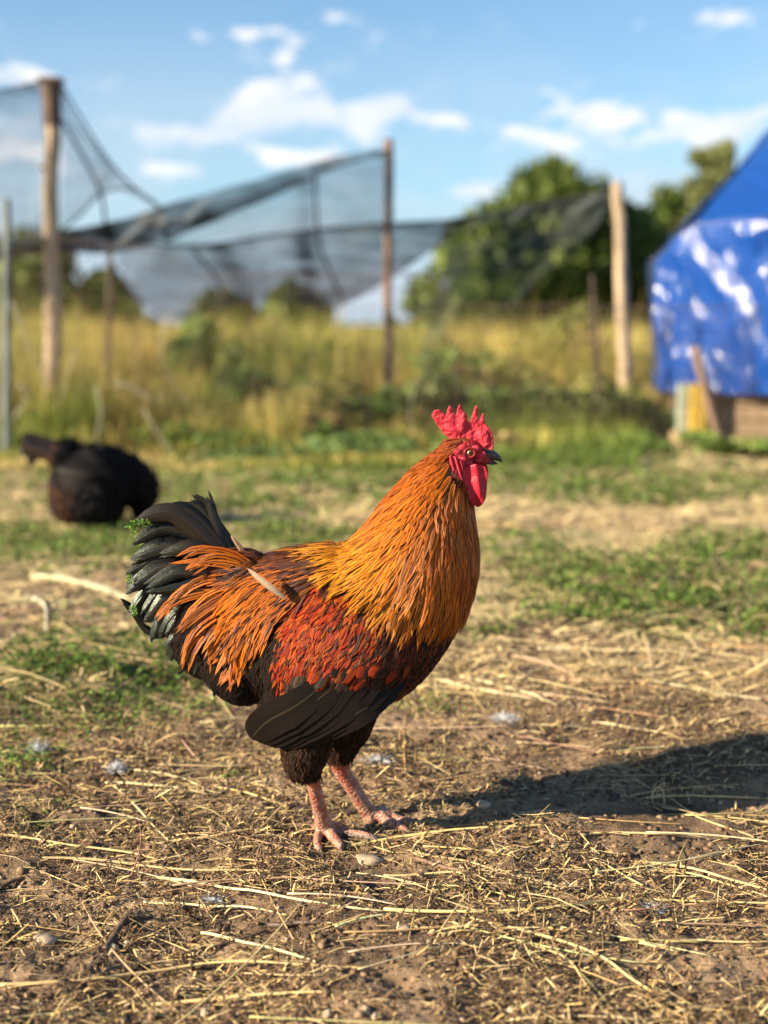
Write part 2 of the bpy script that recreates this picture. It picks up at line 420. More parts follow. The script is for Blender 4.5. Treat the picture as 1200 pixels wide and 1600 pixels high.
for (n, y0, y1, w, hm) in ((72000, 6.2, 15, .009, 1.0), (9000, 7.4, 14, .006, 1.35), (14000, 14, 28, .02, 1.0)):
    x, y = scatter(n, y0, y1, bias=1.15)
    px = 600 + x / y * F
    keep = fbm(x, y, 1.3, 3, 9) > -.45 - .5 * (y > 8); x, y, px = x[keep], y[keep], px[keep]; n = len(x)
    ff = np.clip((y - 6.4 - .5 * fbm(x, y, .9, 2, 77)) / 3.2, 0, 1)
    f2 = np.clip((y - 9.2) / 1.3, 0, 1); fr_ = np.clip((px - 480) / 100, 0, 1); hl = .06 + .50 * ff * ff * (3 - 2 * ff); hr = .06 + .17 * ff * ff * (3 - 2 * ff) + .26 * f2 * f2 * (3 - 2 * f2)
    h = (hl * (1 - fr_) + hr * fr_) * g.uniform(.55, 1.25, n) * (1 + .45 * fbm(x, y, 1.1, 3, 14)) * hm
    h *= np.where((px > 1000) & (y < 9.3), .14, 1.0)
    P = np.stack([x, y, ground_h(x, y)], -1)
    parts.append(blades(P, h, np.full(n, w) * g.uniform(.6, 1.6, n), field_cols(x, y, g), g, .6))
def merge(parts):
    V = []; Q = []; C = []; o = 0
    for v, q, c in parts: V.append(v); Q.append(q + o); C.append(c); o += len(v)
    return np.concatenate(V), np.concatenate(Q), np.concatenate(C)
V, Q, C = merge(parts)
tag(mesh_obj('tall_grass', V, Q, GRASS, None, False, {'Col': C}), 'tall green and straw coloured grass along the fence and over the field behind', 'grass', kind='stuff')
# leafy broad weeds inside the grass belt
WL = []
_r = random.Random(5); RANDW = ()
for i in range(56):
    YY = _r.uniform(7.5, 10.8); px = _r.uniform(-150, 1010); lowp = 742 - (YY - 6.9) * 36
    RANDW += ((px, lowp - _r.uniform(15, 75) - (YY - 6.9) * 14, YY, _r.uniform(30, 120), _r.randint(300, 900), _r.choice(([(.13, .20, .035), (.20, .27, .06)], [(.08, .14, .025), (.13, .19, .04)], [(.26, .28, .06), (.40, .36, .10)], [(.34, .22, .09), (.42, .32, .13)], [(.16, .24, .05), (.30, .36, .10)]))),)
for (px, top, YY, w, n, cols) in RANDW + ((300, 470, 10, 60, 1500, [(.16, .24, .05), (.26, .33, .08)]), (350, 520, 9.5, 110, 2200, [(.09, .15, .03), (.15, .21, .05)]), (430, 560, 9, 120, 2200, [(.06, .11, .025), (.12, .18, .04)]),
                                  (560, 600, 8.5, 120, 2000, [(.07, .12, .025), (.14, .19, .04)]), (850, 470, 11, 120, 2200, [(.18, .22, .05), (.36, .33, .09)]), (700, 590, 8.5, 110, 1600, [(.07, .11, .025), (.16, .17, .05)]),
                                  (880, 600, 8.3, 140, 2000, [(.08, .12, .03), (.15, .16, .05)]), (120, 640, 8.0, 120, 1800, [(.08, .14, .03), (.20, .22, .06)]), (480, 690, 7.2, 300, 3000, [(.10, .17, .035), (.18, .24, .06)]), (860, 700, 7.3, 260, 3000, [(.11, .18, .035), (.22, .27, .06)]), (1150, 712, 7.3, 120, 900, [(.14, .22, .04), (.25, .3, .07)])):
    c0 = at(px, 520, YY); z0 = gh(c0.x, YY); zt = at(px, top, YY).z; hh = max(.1, zt - z0); W = w / F * YY
    cs = [(c0.x + random.uniform(-.5, .5) * W, YY + random.uniform(-.3, .3), z0 + hh * random.uniform(.15, .8)) for _ in range(9)]
    WL.append(leaf_cloud(cs, [(W * .28, W * .28, hh * .25)] * 9, n, .028, cols, 1, int(px) + 500))
V, Q, C = merge(WL)
tag(mesh_obj('leafy_weeds', V, Q, LEAF, None, False, {'Col': C}), 'bushy leafy weeds growing in the grass behind the fence', 'weeds', kind='stuff')

# ------------------------------------------------------------------ posts
WOOD = simple_mat('weathered_post_wood', (.44, .33, .215), .85, .35, 9, .6, .01, .2, (6, 6, .8))
WOOD_D = simple_mat('grey_post_wood', (.24, .155, .105), .9, .35, 10, .6, .01, .2, (6, 6, .8))
STAKE_D = simple_mat('old_dark_stake', (.075, .055, .042), .9, .3, 10, .4, .006)
RUST = simple_mat('rusty_cap', (.10, .062, .042), .8, .4, 30, .5, .003)
def post(name, px0, y0, px1, y1, YY, wpx, mat, label, cat='post', sides=10, capm=None, seed=0, kn=True):
    """a split wooden pole from its foot in the grass to its top"""
    top = at(px0, y0, YY); bot = at(px1, y1, YY); r = wpx / F * YY / 2
    d = (bot - top).normalized(); zg = gh(bot.x, YY) - .08
    foot = top + d * ((zg - top.z) / d.z)
    root = empty(name, (foot.x, foot.y, zg + .08), label, cat)
    rr = random.Random(seed); pts = []; rad = []
    for i in range(15):
        f = i / 14; p = foot.lerp(top, f) + Vector((rr.uniform(-1, 1), rr.uniform(-1, 1), 0)) * r * .18; pts.append(p); rad.append(r * (1.08 - .16 * f + rr.uniform(-.07, .07)))
    V, Fc = tube(pts, rad, sides)
    V = [v + Vector((rr.uniform(-1, 1), rr.uniform(-1, 1), 0)) * r * .06 for v in V]
    mesh_obj('shaft', V, Fc, mat, root, False)
    if kn:
        for q in range(3):
            f = rr.uniform(.3, .9); p = foot.lerp(top, f)
            V, Fc = tube([p, p + Vector((rr.choice((-1, 1)) * r * 1.3, -r * .6, r * .5))], [r * .35, r * .22], 7)
            mesh_obj('branch_stub', V, Fc, mat, root, False)
    if capm:
        V, Fc = box((top.x, top.y, top.z + r * .15), (r * 2.7, r * 2.7, r * .4)); mesh_obj('cap', V, Fc, capm, root, False)
        V, Fc = tube([top + Vector((0, 0, -r * 5)), top], [r * 1.02, r * 1.18], 10); mesh_obj('collar', V, Fc, RUST, root, False)
    return root
post('wooden_post', 80, 128, 82, 620, 8.0, 26, WOOD, 'tall pale wooden post with a rusty flat cap, tallest one at the left', capm=RUST, seed=1)
post('wooden_post', 607, 218, 606, 640, 9.0, 15, WOOD_D, 'thin brown wooden post in the middle holding up the high corner of the net', capm=None, seed=2)
post('wooden_post', 965, 285, 978, 610, 9.3, 19, WOOD, 'bare pale wooden post with a cut top, left of the blue tarpaulin', seed=3)
post('fence_stake', 10, 310, 10, 750, 7.0, 13, simple_mat('green_metal_stake', (.16, .18, .16), .5, .25, 8, .1), 'thin grey green metal stake at the very left edge', 'stake', kn=False, seed=4)
post('fence_stake', 172, 350, 168, 640, 8.6, 8, STAKE_D, 'dark thin stake behind the hen, right of the tall left post', 'stake', kn=False, seed=5)
post('fence_stake', 925, 430, 938, 700, 8.0, 7, STAKE_D, 'dark thin stake left of the bare pale post', 'stake', kn=False, seed=6)

# ------------------------------------------------------------------ the shade net slung over the posts
m, t, b, o = new_mat('shade_net'); NET = m
v = objco(t)
b.inputs['Base Color'].default_value = (.045, .052, .056, 1); b.inputs['Roughness'].default_value = .7
trn = N(t, 'ShaderNodeBsdfTransparent'); mx = N(t, 'ShaderNodeMixShader')
dn = fmath(t, 'MULTIPLY', attr(t, 'dens', True), maprange(t, noise(t, vmath(t, 'MULTIPLY', v, (1.2, 1, 5)), 3.0, 4), .2, .8, .75, 1.25), clamp=True)
t.links.new(dn, mx.inputs[0]); t.links.new(trn.outputs[0], mx.inputs[1]); t.links.new(b.outputs[0], mx.inputs[2]); t.links.new(mx.outputs[0], o.inputs[0])
def net_panel(root, top, bot, YY, dens, name='net_panel', nu=40, nv=14, sag=.05, seed=0):
    """a sheet hung between two edges; an edge is a list of (px, py, Y)"""
    T = cr(np.array(top, float), nu); B = cr(np.array(bot, float), nu)
    V = []; Cc = []
    g = random.Random(seed); ph = g.uniform(0, 6)
    for j in range(nv):
        f = j / (nv - 1)
        for i in range(nu):
            q = T[i] * (1 - f) + B[i] * f
            p = at(q[0], q[1], q[2]); u = i / (nu - 1)
            p.y += sag * math.sin(u * 9 + ph + f * 2) * math.sin(math.pi * f) + .02 * math.sin(u * 31 + f * 5 + ph)
            V.append(p)
            dd = dens(u, f) if callable(dens) else dens
            Cc.append((dd, dd, dd))
    Fc = [(j * nu + i, j * nu + i + 1, (j + 1) * nu + i + 1, (j + 1) * nu + i) for j in range(nv - 1) for i in range(nu - 1)]
    return mesh_obj(name, [tuple(v) for v in V], Fc, NET, root, True, {'dens': Cc})
CORD = simple_mat('black_net_cord', (.03, .032, .035), .8, .2, 20, 0)
def cord(root, pts, rpx=2.0, name='edge_cord', mat=None):
    P = cr(np.array(pts, float), 24); W = [at(*q) for q in P]
    V, Fc = tube(W, [rpx * .85 / F * q[2] for q in P], 6); return mesh_obj(name, V, Fc, mat or CORD, root)
c0 = at(300, 520, 8.3)
net = empty('shade_net', (c0.x, 8.3, 1.2), 'dark sagging shade net slung between the wooden posts', 'net')
SS = lambda u: u * u * (3 - 2 * u)
# left panel behind the tall post and its continuation out of the frame
net_panel(net, [(-160, 175, 7.6), (-60, 160, 7.8), (0, 145, 7.9), (50, 132, 8.0), (92, 130, 8.05)], [(-160, 430, 7.6), (-60, 415, 7.8), (0, 395, 7.9), (50, 372, 8.0), (92, 362, 8.05)], 8, lambda u, f: .30 + .35 * math.exp(-(f / .07) ** 2) + .3 * SS(max(0, (f - .8) / .2)), seed=1)
# triangle that falls from the post top to the knot
net_panel(net, [(94, 132, 8.05), (120, 190, 8.05), (170, 250, 8.1), (215, 298, 8.1), (258, 326, 8.15)], [(94, 360, 8.05), (118, 345, 8.05), (160, 302, 8.1), (185, 296, 8.1), (250, 328, 8.15)], 8, lambda u, f: .30 + .35 * math.exp(-(f / .08) ** 2) + .2 * math.exp(-((u - .5) / .08) ** 2), seed=2)
# heavy folded roll, first half and second half
net_panel(net, [(-120, 400, 7.8), (0, 384, 7.9), (90, 362, 8.0), (180, 345, 8.1), (258, 322, 8.15)], [(-120, 425, 7.8), (0, 408, 7.9), (90, 395, 8.0), (180, 395, 8.1), (262, 372, 8.15)], 8, lambda u, f: .80 + .18 * u, seed=3, sag=.08)
net_panel(net, [(250, 322, 8.15), (330, 300, 8.3), (430, 272, 8.6), (530, 243, 8.85), (606, 232, 9.05)], [(255, 380, 8.15), (330, 348, 8.3), (430, 306, 8.6), (530, 262, 8.85), (606, 240, 9.05)], 8, lambda u, f: (.72 + .27 * SS(f)) * (1 - .15 * u), seed=4, sag=.08)
# light curtain under the roll
net_panel(net, [(290, 352, 8.2), (360, 330, 8.4), (430, 303, 8.6), (530, 262, 8.85), (606, 236, 9.05)], [(250, 392, 8.3), (340, 376, 8.5), (430, 365, 8.7), (530, 355, 8.9), (606, 352, 9.05)], 8, lambda u, f: .32 + .12 * u + .22 * math.exp(-((u - .62) / .03) ** 2), seed=5)
# lower belly of the net
net_panel(net, [(175, 372, 8.3), (260, 384, 8.4), (360, 377, 8.6), (470, 362, 8.9), (606, 352, 9.1), (700, 346, 9.3)], [(200, 455, 8.3), (265, 500, 8.4), (350, 478, 8.6), (440, 470, 8.9), (535, 478, 9.1), (705, 372, 9.3)], 8, lambda u, f: .48 + .3 * math.exp(-(f / .05) ** 2) + .22 * SS(u) + .25 * math.exp(-((u - .36 - .12 * f) / .04) ** 2) + .3 * math.exp(-((u - .60 - .1 * f) / .03) ** 2), seed=6, nu=60, nv=20)
net_panel(net, [(200, 440, 8.25), (240, 400, 8.3), (300, 385, 8.4), (350, 385, 8.5), (420, 400, 8.6)], [(230, 500, 8.25), (262, 508, 8.3), (300, 500, 8.4), (360, 480, 8.5), (420, 470, 8.6)], 8, .2, seed=16)
# right end running out towards the bare post
net_panel(net, [(690, 347, 9.3), (760, 335, 9.4), (830, 322, 9.4), (890, 310, 9.4), (960, 298, 9.35)], [(690, 380, 9.3), (760, 372, 9.4), (830, 380, 9.4), (890, 372, 9.4), (955, 312, 9.35)], 8, lambda u, f: .9 - .65 * SS(min(1, f * 1.8)), seed=7)
net_panel(net, [(700, 385, 9.3), (760, 372, 9.35), (830, 372, 9.4), (890, 350, 9.4), (955, 312, 9.35)], [(640, 640, 8.8), (680, 620, 8.8), (740, 560, 8.9), (800, 480, 9.1), (900, 400, 9.3)], 8, lambda u, f: .36 - .16 * f + .15 * math.sin(u * 14) * (1 - f), seed=8, sag=.12)
for pts, r in (([(93, 130, 8.05), (165, 245, 8.1), (215, 298, 8.12), (262, 332, 8.15)], 2.6), ([(92, 180, 8.05), (130, 245, 8.08), (157, 300, 8.1), (165, 350, 8.1), (176, 400, 8.2)], 3.2), ([(93, 362, 8.05), (125, 335, 8.06), (160, 302, 8.1), (205, 296, 8.1), (245, 318, 8.14)], 2.2),
               ([(492, 268, 8.75), (494, 330, 8.85), (500, 385, 8.95), (522, 440, 9.0), (535, 470, 9.05)], 3.0), ([(185, 372, 8.3), (300, 384, 8.45), (420, 368, 8.75), (530, 355, 8.95), (606, 350, 9.05), (700, 345, 9.3)], 2.6), ([(300, 390, 8.45), (335, 430, 8.5), (355, 475, 8.6)], 3.0),
               ([(700, 345, 9.3), (790, 330, 9.4), (880, 314, 9.4), (962, 300, 9.35)], 4.0), ([(0, 142, 7.9), (50, 130, 8.0), (92, 128, 8.05)], 2.0), ([(-60, 152, 7.8), (0, 142, 7.9)][:1] * 1 + [(-30, 147, 7.85), (0, 142, 7.9)], 2.0)):
    cord(net, pts, r)
# low fence of black plastic netting: real vertical and horizontal strands
m_w = simple_mat('brown_netting_wire', (.16, .10, .08), .7, .2, 20, 0)
fx0, fx1 = -3.2, 2.2
fen = empty('netting_fence', (0, 7.6, .1), 'low see-through netting fence running in front of the tall grass', 'fence')
tb = MB(); YF = 7.75
x = fx0
while x < fx1:
    px = 600 + x / YF * F
    ztop = 1.12 + .05 * math.sin(x * 2.1) if px < 300 else (.95 if px < 700 else .78)
    z0 = gh(x, YF); dx = .02 * math.sin(x * 40)
    tb.add(*tube([(x, YF, z0), (x + dx, YF + .02 * math.sin(x * 5), z0 + ztop * .5), (x, YF + .03 * math.sin(x * 3), z0 + ztop)], .0016, 3, False)); x += .036
o = tb.build('vertical_strands', m_w, fen); o['kind'] = 'stuff'
for k in range(12):
    pts = [(fx0 + (fx1 - fx0) * i / 30, YF, 0) for i in range(31)]
    P_ = []
    for (x, y, _) in pts:
        px = 600 + x / YF * F; ztop = 1.12 + .05 * math.sin(x * 2.1) if px < 300 else (.95 if px < 700 else .78)
        P_.append((x, YF + .02 * math.sin(x * 3 + k), gh(x, YF) + ztop * (k + .3) / 11.5))
    V, Fc = tube(P_, .0016 if k < 11 else .003, 4, False); mesh_obj('horizontal_strand', V, Fc, m_w, fen)

# dry stalks and slanting sticks in the grass
STK = simple_mat('bleached_stick', (.30, .27, .18), .8, .2, 30, .2)
sticks = [((18, 470), (45, 540), (75, 600), 7.2, 6, 'pale slanting stick leaning between the left edge and the tall left post'), ((270, 480), (250, 560), (300, 640), 7.6, 3, 'thin dark-green stem curving down behind the leafy weeds'),
          ((150, 605), (158, 640), (150, 690), 7.0, 7, 'short pale stub of stalk standing above the hen'), ((180, 600), (205, 605), (245, 630), 7.1, 7, 'bleached bent stalk lying over the grass above the hen'), ((225, 640), (255, 690), (290, 740), 6.9, 6, 'pale slanting stalk right of the hen'),
          ((30, 600), (42, 620), (22, 655), 7.1, 7, 'crumpled pale stalk beside the stake at the left edge'), ((118, 545), (105, 590), (90, 640), 7.4, 4, 'light straw stalk leaning behind the hen tail'), ((655, 590), (640, 640), (650, 690), 7.6, 3, 'dry stalk standing behind the rooster comb')]
for a, b2, c3, YY, r, lab in sticks:
    V, Fc = tube([at(*q, YY) for q in cr([a, b2, c3], 8)], [r * (.36 - .02 * k_) / F * YY for k_ in range(8)], 7)
    cc_ = np.mean(np.array([tuple(v) for v in V]), 0); e = empty('dry_stalk', tuple(cc_), lab, 'stalk', 'dry stalks in the grass'); mesh_obj('stem', V, Fc, STK, e)
    if r > 4:
        q = at(*c3, YY); V, Fc = tube([q, q + Vector((.02, 0, .05)), q + Vector((.05, .01, .07))], [.004, .003, .001], 5); mesh_obj('twig', V, Fc, STK, e)

# ------------------------------------------------------------------ blue tarpaulin shelter
m, t, b, o = new_mat('blue_tarpaulin'); TARP = m; v = objco(t)
n1 = noise(t, v, 3, 5); wv = noise(t, vmath(t, 'MULTIPLY', v, (1, 1, .28)), 24, 5, .55, dist=1.0)
t.links.new(mixc(t, n1, (.006, .045, .22), (.010, .066, .30)), b.inputs['Base Color'])
b.inputs['Roughness'].default_value = .15; b.inputs['Specular IOR Level'].default_value = .7
bump(t, b, wv, .5, .03)
shel = empty('tarpaulin_shelter', (at(1150, 700, 8.2).x, 8.2, .1), 'shiny blue tarpaulin shelter with a pitched roof at the right edge', 'shelter')
def wrinkles(P, n, amp, f):
    """hanging folds: shallow diagonals that deepen downwards"""
    x, z = P.x, P.z
    q = x + .38 * (z - .5) * (1 + .5 * math.sin(x * 2.3)) + .06 * vnoise(np.array([x * 5]), np.array([z * 5]), 3)[0]
    a = vnoise(np.array([q * 6]), np.array([z * .9]), 5)[0] + .55 * vnoise(np.array([q * 14]), np.array([z * 1.8 + x]), 8)[0] + .42 * vnoise(np.array([q * 30]), np.array([z * 9]), 12)[0]
    s = 1 - abs(vnoise(np.array([q * 7 + 3]), np.array([z * 1.2 - x]), 31)[0]) * 2.6
    return P + n * amp * (a + 1.3 * max(s, -.2))
def sheet(name, c00, c10, c11, c01, nu, nv, amp, parent, mat):
    n = (c10 - c00).cross(c01 - c00).normalized()
    if n.y > 0: n = -n
    V = []
    for j in range(nv):
        for i in range(nu):
            u, w = i / (nu - 1), j / (nv - 1)
            p = c00.lerp(c10, u).lerp(c01.lerp(c11, u), w)
            V.append(wrinkles(p, n, amp * (1 if amp > .005 else 1), w))
    Fc = [(j * nu + i, j * nu + i + 1, (j + 1) * nu + i + 1, (j + 1) * nu + i) for j in range(nv - 1) for i in range(nu - 1)]
    o = mesh_obj(name, V, Fc, mat, parent); s = o.modifiers.new('thickness', 'SOLIDIFY'); s.thickness = .004
    return o
A = at(1018, 408, 8.25); B_ = at(1085, 348, 8.05); Cc0 = at(1330, 340, 7.35); Db = at(1028, 612, 8.25); De = at(1330, 620, 7.35)
# front wall: a triangle-cut left edge; build as two sheets meeting along B
Bd = Vector((B_.x, B_.y, Db.z - .005))
sheet('wall_sheet', Vector(Db), Vector((B_.x, B_.y, Db.z - .003)), Vector(B_), Vector(A), 40, 70, .016, shel, TARP)
sheet('wall_sheet', Vector((B_.x, B_.y, Db.z - .003)), De, Cc0, Vector(B_), 150, 80, .018, shel, TARP)
ridge0 = at(1205, 205, 8.75); ridge1 = Vector((Cc0.x + .5, 9.1, ridge0.z + .12))
rd0 = at(1215, 195, 8.8); rd1 = rd0 + Vector((Cc0.x - rd0.x - .05, -.45, .02))
sheet('roof_sheet', Vector(B_), Vector(Cc0), rd1, rd0, 60, 40, .006, shel, TARP)
backL = Vector((A.x + .35, 10.0, A.z)); sheet('side_sheet', Vector(Db), Vector((Db.x + .3, 10.0, Db.z)), backL, Vector(A), 30, 40, .015, shel, TARP)
sheet('roof_sheet', Vector((A.x, A.y, A.z)), backL, rd0 + Vector((0, .3, 0)), rd0, 20, 20, .004, shel, TARP)
bk = Vector((0, 2 * (rd0.y - B_.y), 0)); bE0 = Vector((B_.x + .15, B_.y + bk.y, B_.z)); bE1 = Vector((Cc0.x + .1, Cc0.y + bk.y, Cc0.z))
sheet('roof_sheet', bE0, bE1, rd1 + Vector((0, .006, 0)), rd0 + Vector((0, .006, 0)), 40, 30, .006, shel, TARP)
gz = De.z; sheet('side_sheet', Vector((De.x, De.y, gz)), Vector((bE1.x, bE1.y, gz)), bE1, Vector((Cc0.x, Cc0.y, Cc0.z - .004)), 30, 40, .012, shel, TARP)
sheet('side_sheet', Vector((Cc0.x, Cc0.y, Cc0.z)), bE1 + Vector((0, 0, .003)), rd1 + Vector((.003, .01, -.01)), rd1 + Vector((.003, -.01, -.01)), 20, 20, .004, shel, TARP)
# things under the tarpaulin
pm = simple_mat('pale_green_paint', (.42, .46, .34), .6, .12, 15, .1); ym = simple_mat('yellow_paint', (.72, .46, .07), .5, .12, 15, .1); wd = simple_mat('tan_board', (.27, .19, .115), .8, .25, 14, .3, .004, .2, (1, 1, 8)); wb = simple_mat('pale_block', (.5, .36, .2), .85, .2, 20, .3)
def upright(name, px, wpx, y0, y1, YY, mat, part):
    a = at(px, y0, YY); c = at(px, y1, YY); w = wpx / F * YY
    V, Fc = box((a.x, YY, (a.z + c.z) / 2), (w, w, a.z - c.z)); o = mesh_obj(part, V, Fc, mat, shel, False)
    bv = o.modifiers.new('bevel', 'BEVEL'); bv.width = .006; bv.segments = 2; return o
upright('', 1068, 17, 600, 712, 7.93, pm, 'pale_green_upright'); upright('', 1090, 22, 600, 712, 7.9, ym, 'yellow_upright'); upright('', 1052, 9, 600, 706, 8.3, wd, 'thin_slat')
for k in range(4):
    z0 = at(1150, 706, 7.8).z; hgt = .082
    V, Fc = box((2.36, 7.72 + .004 * (k % 2), z0 + hgt * (k + .5)), (1.15, .03, hgt - .008), -.55); mesh_obj('wall_board', V, Fc, wd, shel, False)
blk = at(1082, 712, 7.85); V, Fc = box((blk.x, 7.85, gh(blk.x, 7.85) + .03), (62 / F * 7.85, .16, .10), .1)
o = mesh_obj('wooden_block', V, Fc, wb, None, False); bv = o.modifiers.new('bevel', 'BEVEL'); bv.width = .01; bv.segments = 2
tag(o, 'tan wooden block under the yellow upright of the shelter', 'block')
V, Fc = tube([at(*q, 7.4) for q in cr([(1086, 542), (1100, 600), (1112, 645), (1130, 700)], 10)], [7 / F * 7.4] * 10, 8)
tag(mesh_obj('leaning_stick', V, Fc, WOOD_D, None), 'brown stick leaning against the blue tarpaulin', 'stick')
# ------------------------------------------------------------------ birds: shared tools
def in_poly(x, y, P):
    c = False; n = len(P); j = n - 1
    for i in range(n):
        if (P[i][1] > y) != (P[j][1] > y) and x < (P[j][0] - P[i][0]) * (y - P[i][1]) / (P[j][1] - P[i][1]) + P[i][0]: c = not c
        j = i
    return c
def loft(st, YB, nr=60, sides=36):
    """st rows: px, py, in-plane half size, depth half size, depth offset (all in photo pixels at distance YB)"""
    S = cr(np.array(st, float), nr); k = YB / F; V = []; Fc = []
    for i in range(nr):
        a = S[max(i - 1, 0)]; b_ = S[min(i + 1, nr - 1)]; tx, ty = b_[0] - a[0], b_[1] - a[1]; l = math.hypot(tx, ty) or 1; nx, ny = -ty / l, tx / l
        for q in range(sides):
            th = 2 * math.pi * q / sides; c_, s_ = math.cos(th), math.sin(th)
            V.append(at(S[i][0] + nx * c_ * S[i][2], S[i][1] + ny * c_ * S[i][2], YB, (S[i][4] + s_ * S[i][3]) * k))
    for i in range(nr - 1):
        for q in range(sides): q2 = (q + 1) % sides; Fc.append((i * sides + q, i * sides + q2, (i + 1) * sides + q2, (i + 1) * sides + q))
    Fc.append(tuple(range(sides))[::-1]); Fc.append(tuple((nr - 1) * sides + q for q in range(sides)))
    return V, Fc
def ellipsoid(c, ax, rx, ry, rz, n=20):
    """ax: main direction in world; rx along it, ry in depth, rz across"""
    ax = Vector(ax).normalized(); dep = Vector((0, 1, 0)); dep = (dep - ax * dep.dot(ax)).normalized(); up = ax.cross(dep)
    V = [Vector(c) + ax * rx]; Fc = []
    for i in range(1, n):
        ph = math.pi * i / n
        for q in range(n): th = 2 * math.pi * q / n; V.append(Vector(c) + ax * rx * math.cos(ph) + dep * ry * math.sin(ph) * math.cos(th) + up * rz * math.sin(ph) * math.sin(th))
    V.append(Vector(c) - ax * rx)
    for q in range(n): Fc.append((0, 1 + q, 1 + (q + 1) % n)); e = 1 + (n - 2) * n; Fc.append((e + (q + 1) % n, e + q, len(V) - 1))
    for i in range(n - 2):
        for q in range(n): a = 1 + i * n; Fc.append((a + q, a + n + q, a + n + (q + 1) % n, a + (q + 1) % n))
    return V, Fc
def fuse(pieces, voxel, smooth_it=2):
    """join closed pieces into one continuous skin -> V (n x 3), faces"""
    V = []; Fc = []
    for v, f in pieces:
        o = len(V); V += [tuple(q) for q in v]; Fc += [tuple(i + o for i in ff) for ff in f]
    bm = bmesh.new(); vs = [bm.verts.new(v) for v in V]
    for f in Fc:
        try: bm.faces.new([vs[i] for i in f])
        except ValueError: pass
    # make every closed piece face outwards
    bmesh.ops.recalc_face_normals(bm, faces=bm.faces[:])
    me = bpy.data.meshes.new('fuse_tmp'); bm.to_mesh(me); bm.free()
    ob = bpy.data.objects.new('fuse_tmp', me); col.objects.link(ob)
    r = ob.modifiers.new('r', 'REMESH'); r.mode = 'VOXEL'; r.voxel_size = voxel; r.adaptivity = 0
    s = ob.modifiers.new('s', 'SMOOTH'); s.iterations = smooth_it; s.factor = .5
    dg = bpy.context.evaluated_depsgraph_get(); ev = ob.evaluated_get(dg); em = ev.to_mesh()
    n = len(em.vertices); co = np.zeros(n * 3, np.float32); em.vertices.foreach_get('co', co)
    Fq = [tuple(p.vertices) for p in em.polygons]
    ev.to_mesh_clear(); bpy.data.objects.remove(ob); bpy.data.meshes.remove(me)
    return co.reshape(-1, 3), Fq
def chain(pts, dys, rads, YB, sides=14, world=False):
    k = YB / F; P = [at(p[0], p[1], YB, d * k) for p, d in zip(pts, dys)] if not world else pts
    A = cr(np.array([list(p) + [r * k] for p, r in zip(P, rads)]), len(pts) * 5)
    return tube([Vector(a[:3]) for a in A], [a[3] for a in A], sides)

# feather materials: colours come from the feather itself: 'edge' along the border, 'mid' on the shaft
def feather_mat(name, rough, spec, sheen=(0, 0, 0), sheen_w=0, barb=1.0, trans=.12, coat=0.0, irid=None, shaft=.25, tint_shaft=.0):
    m, t, b, o = new_mat(name)
    uvn = N(t, 'ShaderNodeTexCoord').outputs['UV']; s = N(t, 'ShaderNodeSeparateXYZ'); t.links.new(uvn, s.inputs[0])
    u, v = s.outputs['X'], s.outputs['Y']
    au = fmath(t, 'ABSOLUTE', fmath(t, 'SUBTRACT', fmath(t, 'MULTIPLY', u, 2), 1))
    ob = objco(t); nn = noise(t, vmath(t, 'MULTIPLY', ob, (1, 1, 1)), 260, 3)
    auj = fmath(t, 'ADD', au, fmath(t, 'MULTIPLY', fmath(t, 'SUBTRACT', nn, .5), .5))
    f = maprange(t, auj, .12, .55)
    f = fmath(t, 'MAXIMUM', f, maprange(t, v, .72, .95))
    c = mixc(t, f, attr(t, 'mid'), attr(t, 'edge'))
    # barbs: fine slanting lines
    bl = fmath(t, 'SINE', fmath(t, 'MULTIPLY', fmath(t, 'SUBTRACT', fmath(t, 'MULTIPLY', v, 60.0), fmath(t, 'MULTIPLY', au, 22.0)), 1.6))
    bl2 = fmath(t, 'MULTIPLY_ADD', bl, .13 * barb, .94)
    c = mixc(t, 1.0, c, mixc(t, bl2, (0, 0, 0), (1, 1, 1)), 'MULTIPLY')
    if irid:
        lw = N(t, 'ShaderNodeLayerWeight'); lw.inputs['Blend'].default_value = .35
        c = mixc(t, fmath(t, 'MULTIPLY', lw.outputs['Facing'], .3), c, irid)
        b.inputs['Specular Tint'].default_value = (.85, 1.0, .86, 1)
    shaftf = fmath(t, 'MULTIPLY', maprange(t, au, .10, .04), tint_shaft)
    if tint_shaft: c = mixc(t, shaftf, c, (.35, .22, .10))
    t.links.new(c, b.inputs['Base Color']); b.inputs['Roughness'].default_value = rough; b.inputs['Specular IOR Level'].default_value = spec
    if sheen_w: b.inputs['Sheen Weight'].default_value = sheen_w; b.inputs['Sheen Tint'].default_value = (*sheen, 1); b.inputs['Sheen Roughness'].default_value = .4
    if coat: b.inputs['Coat Weight'].default_value = coat; b.inputs['Coat Roughness'].default_value = .3
    sh = fmath(t, 'MULTIPLY', maprange(t, au, .12, .0), 1.5)
    bump(t, b, fmath(t, 'ADD', fmath(t, 'ADD', fmath(t, 'MULTIPLY', bl, .22 * barb), sh), fmath(t, 'MULTIPLY', nn, 1.2)), .55, .0006)
    tr = N(t, 'ShaderNodeBsdfTranslucent'); mx = N(t, 'ShaderNodeMixShader'); mx.inputs[0].default_value = trans
    t.links.new(c, tr.inputs[0]); t.links.new(b.outputs[0], mx.inputs[1]); t.links.new(tr.outputs[0], mx.inputs[2]); t.links.new(mx.outputs[0], o.inputs[0])
    return m
FM_H = feather_mat('hackle_plumage', .42, .28, barb=1.2, trans=.14)
FM_R = feather_mat('shoulder_plumage', .5, .16, barb=1.0, trans=.06)
FM_T = feather_mat('black_green_plumage', .32, .42, barb=.9, trans=.02, irid=(.010, .018, .008), tint_shaft=.05)
FM_W = feather_mat('wing_plumage', .5, .13, barb=.12, trans=.03, tint_shaft=.06)
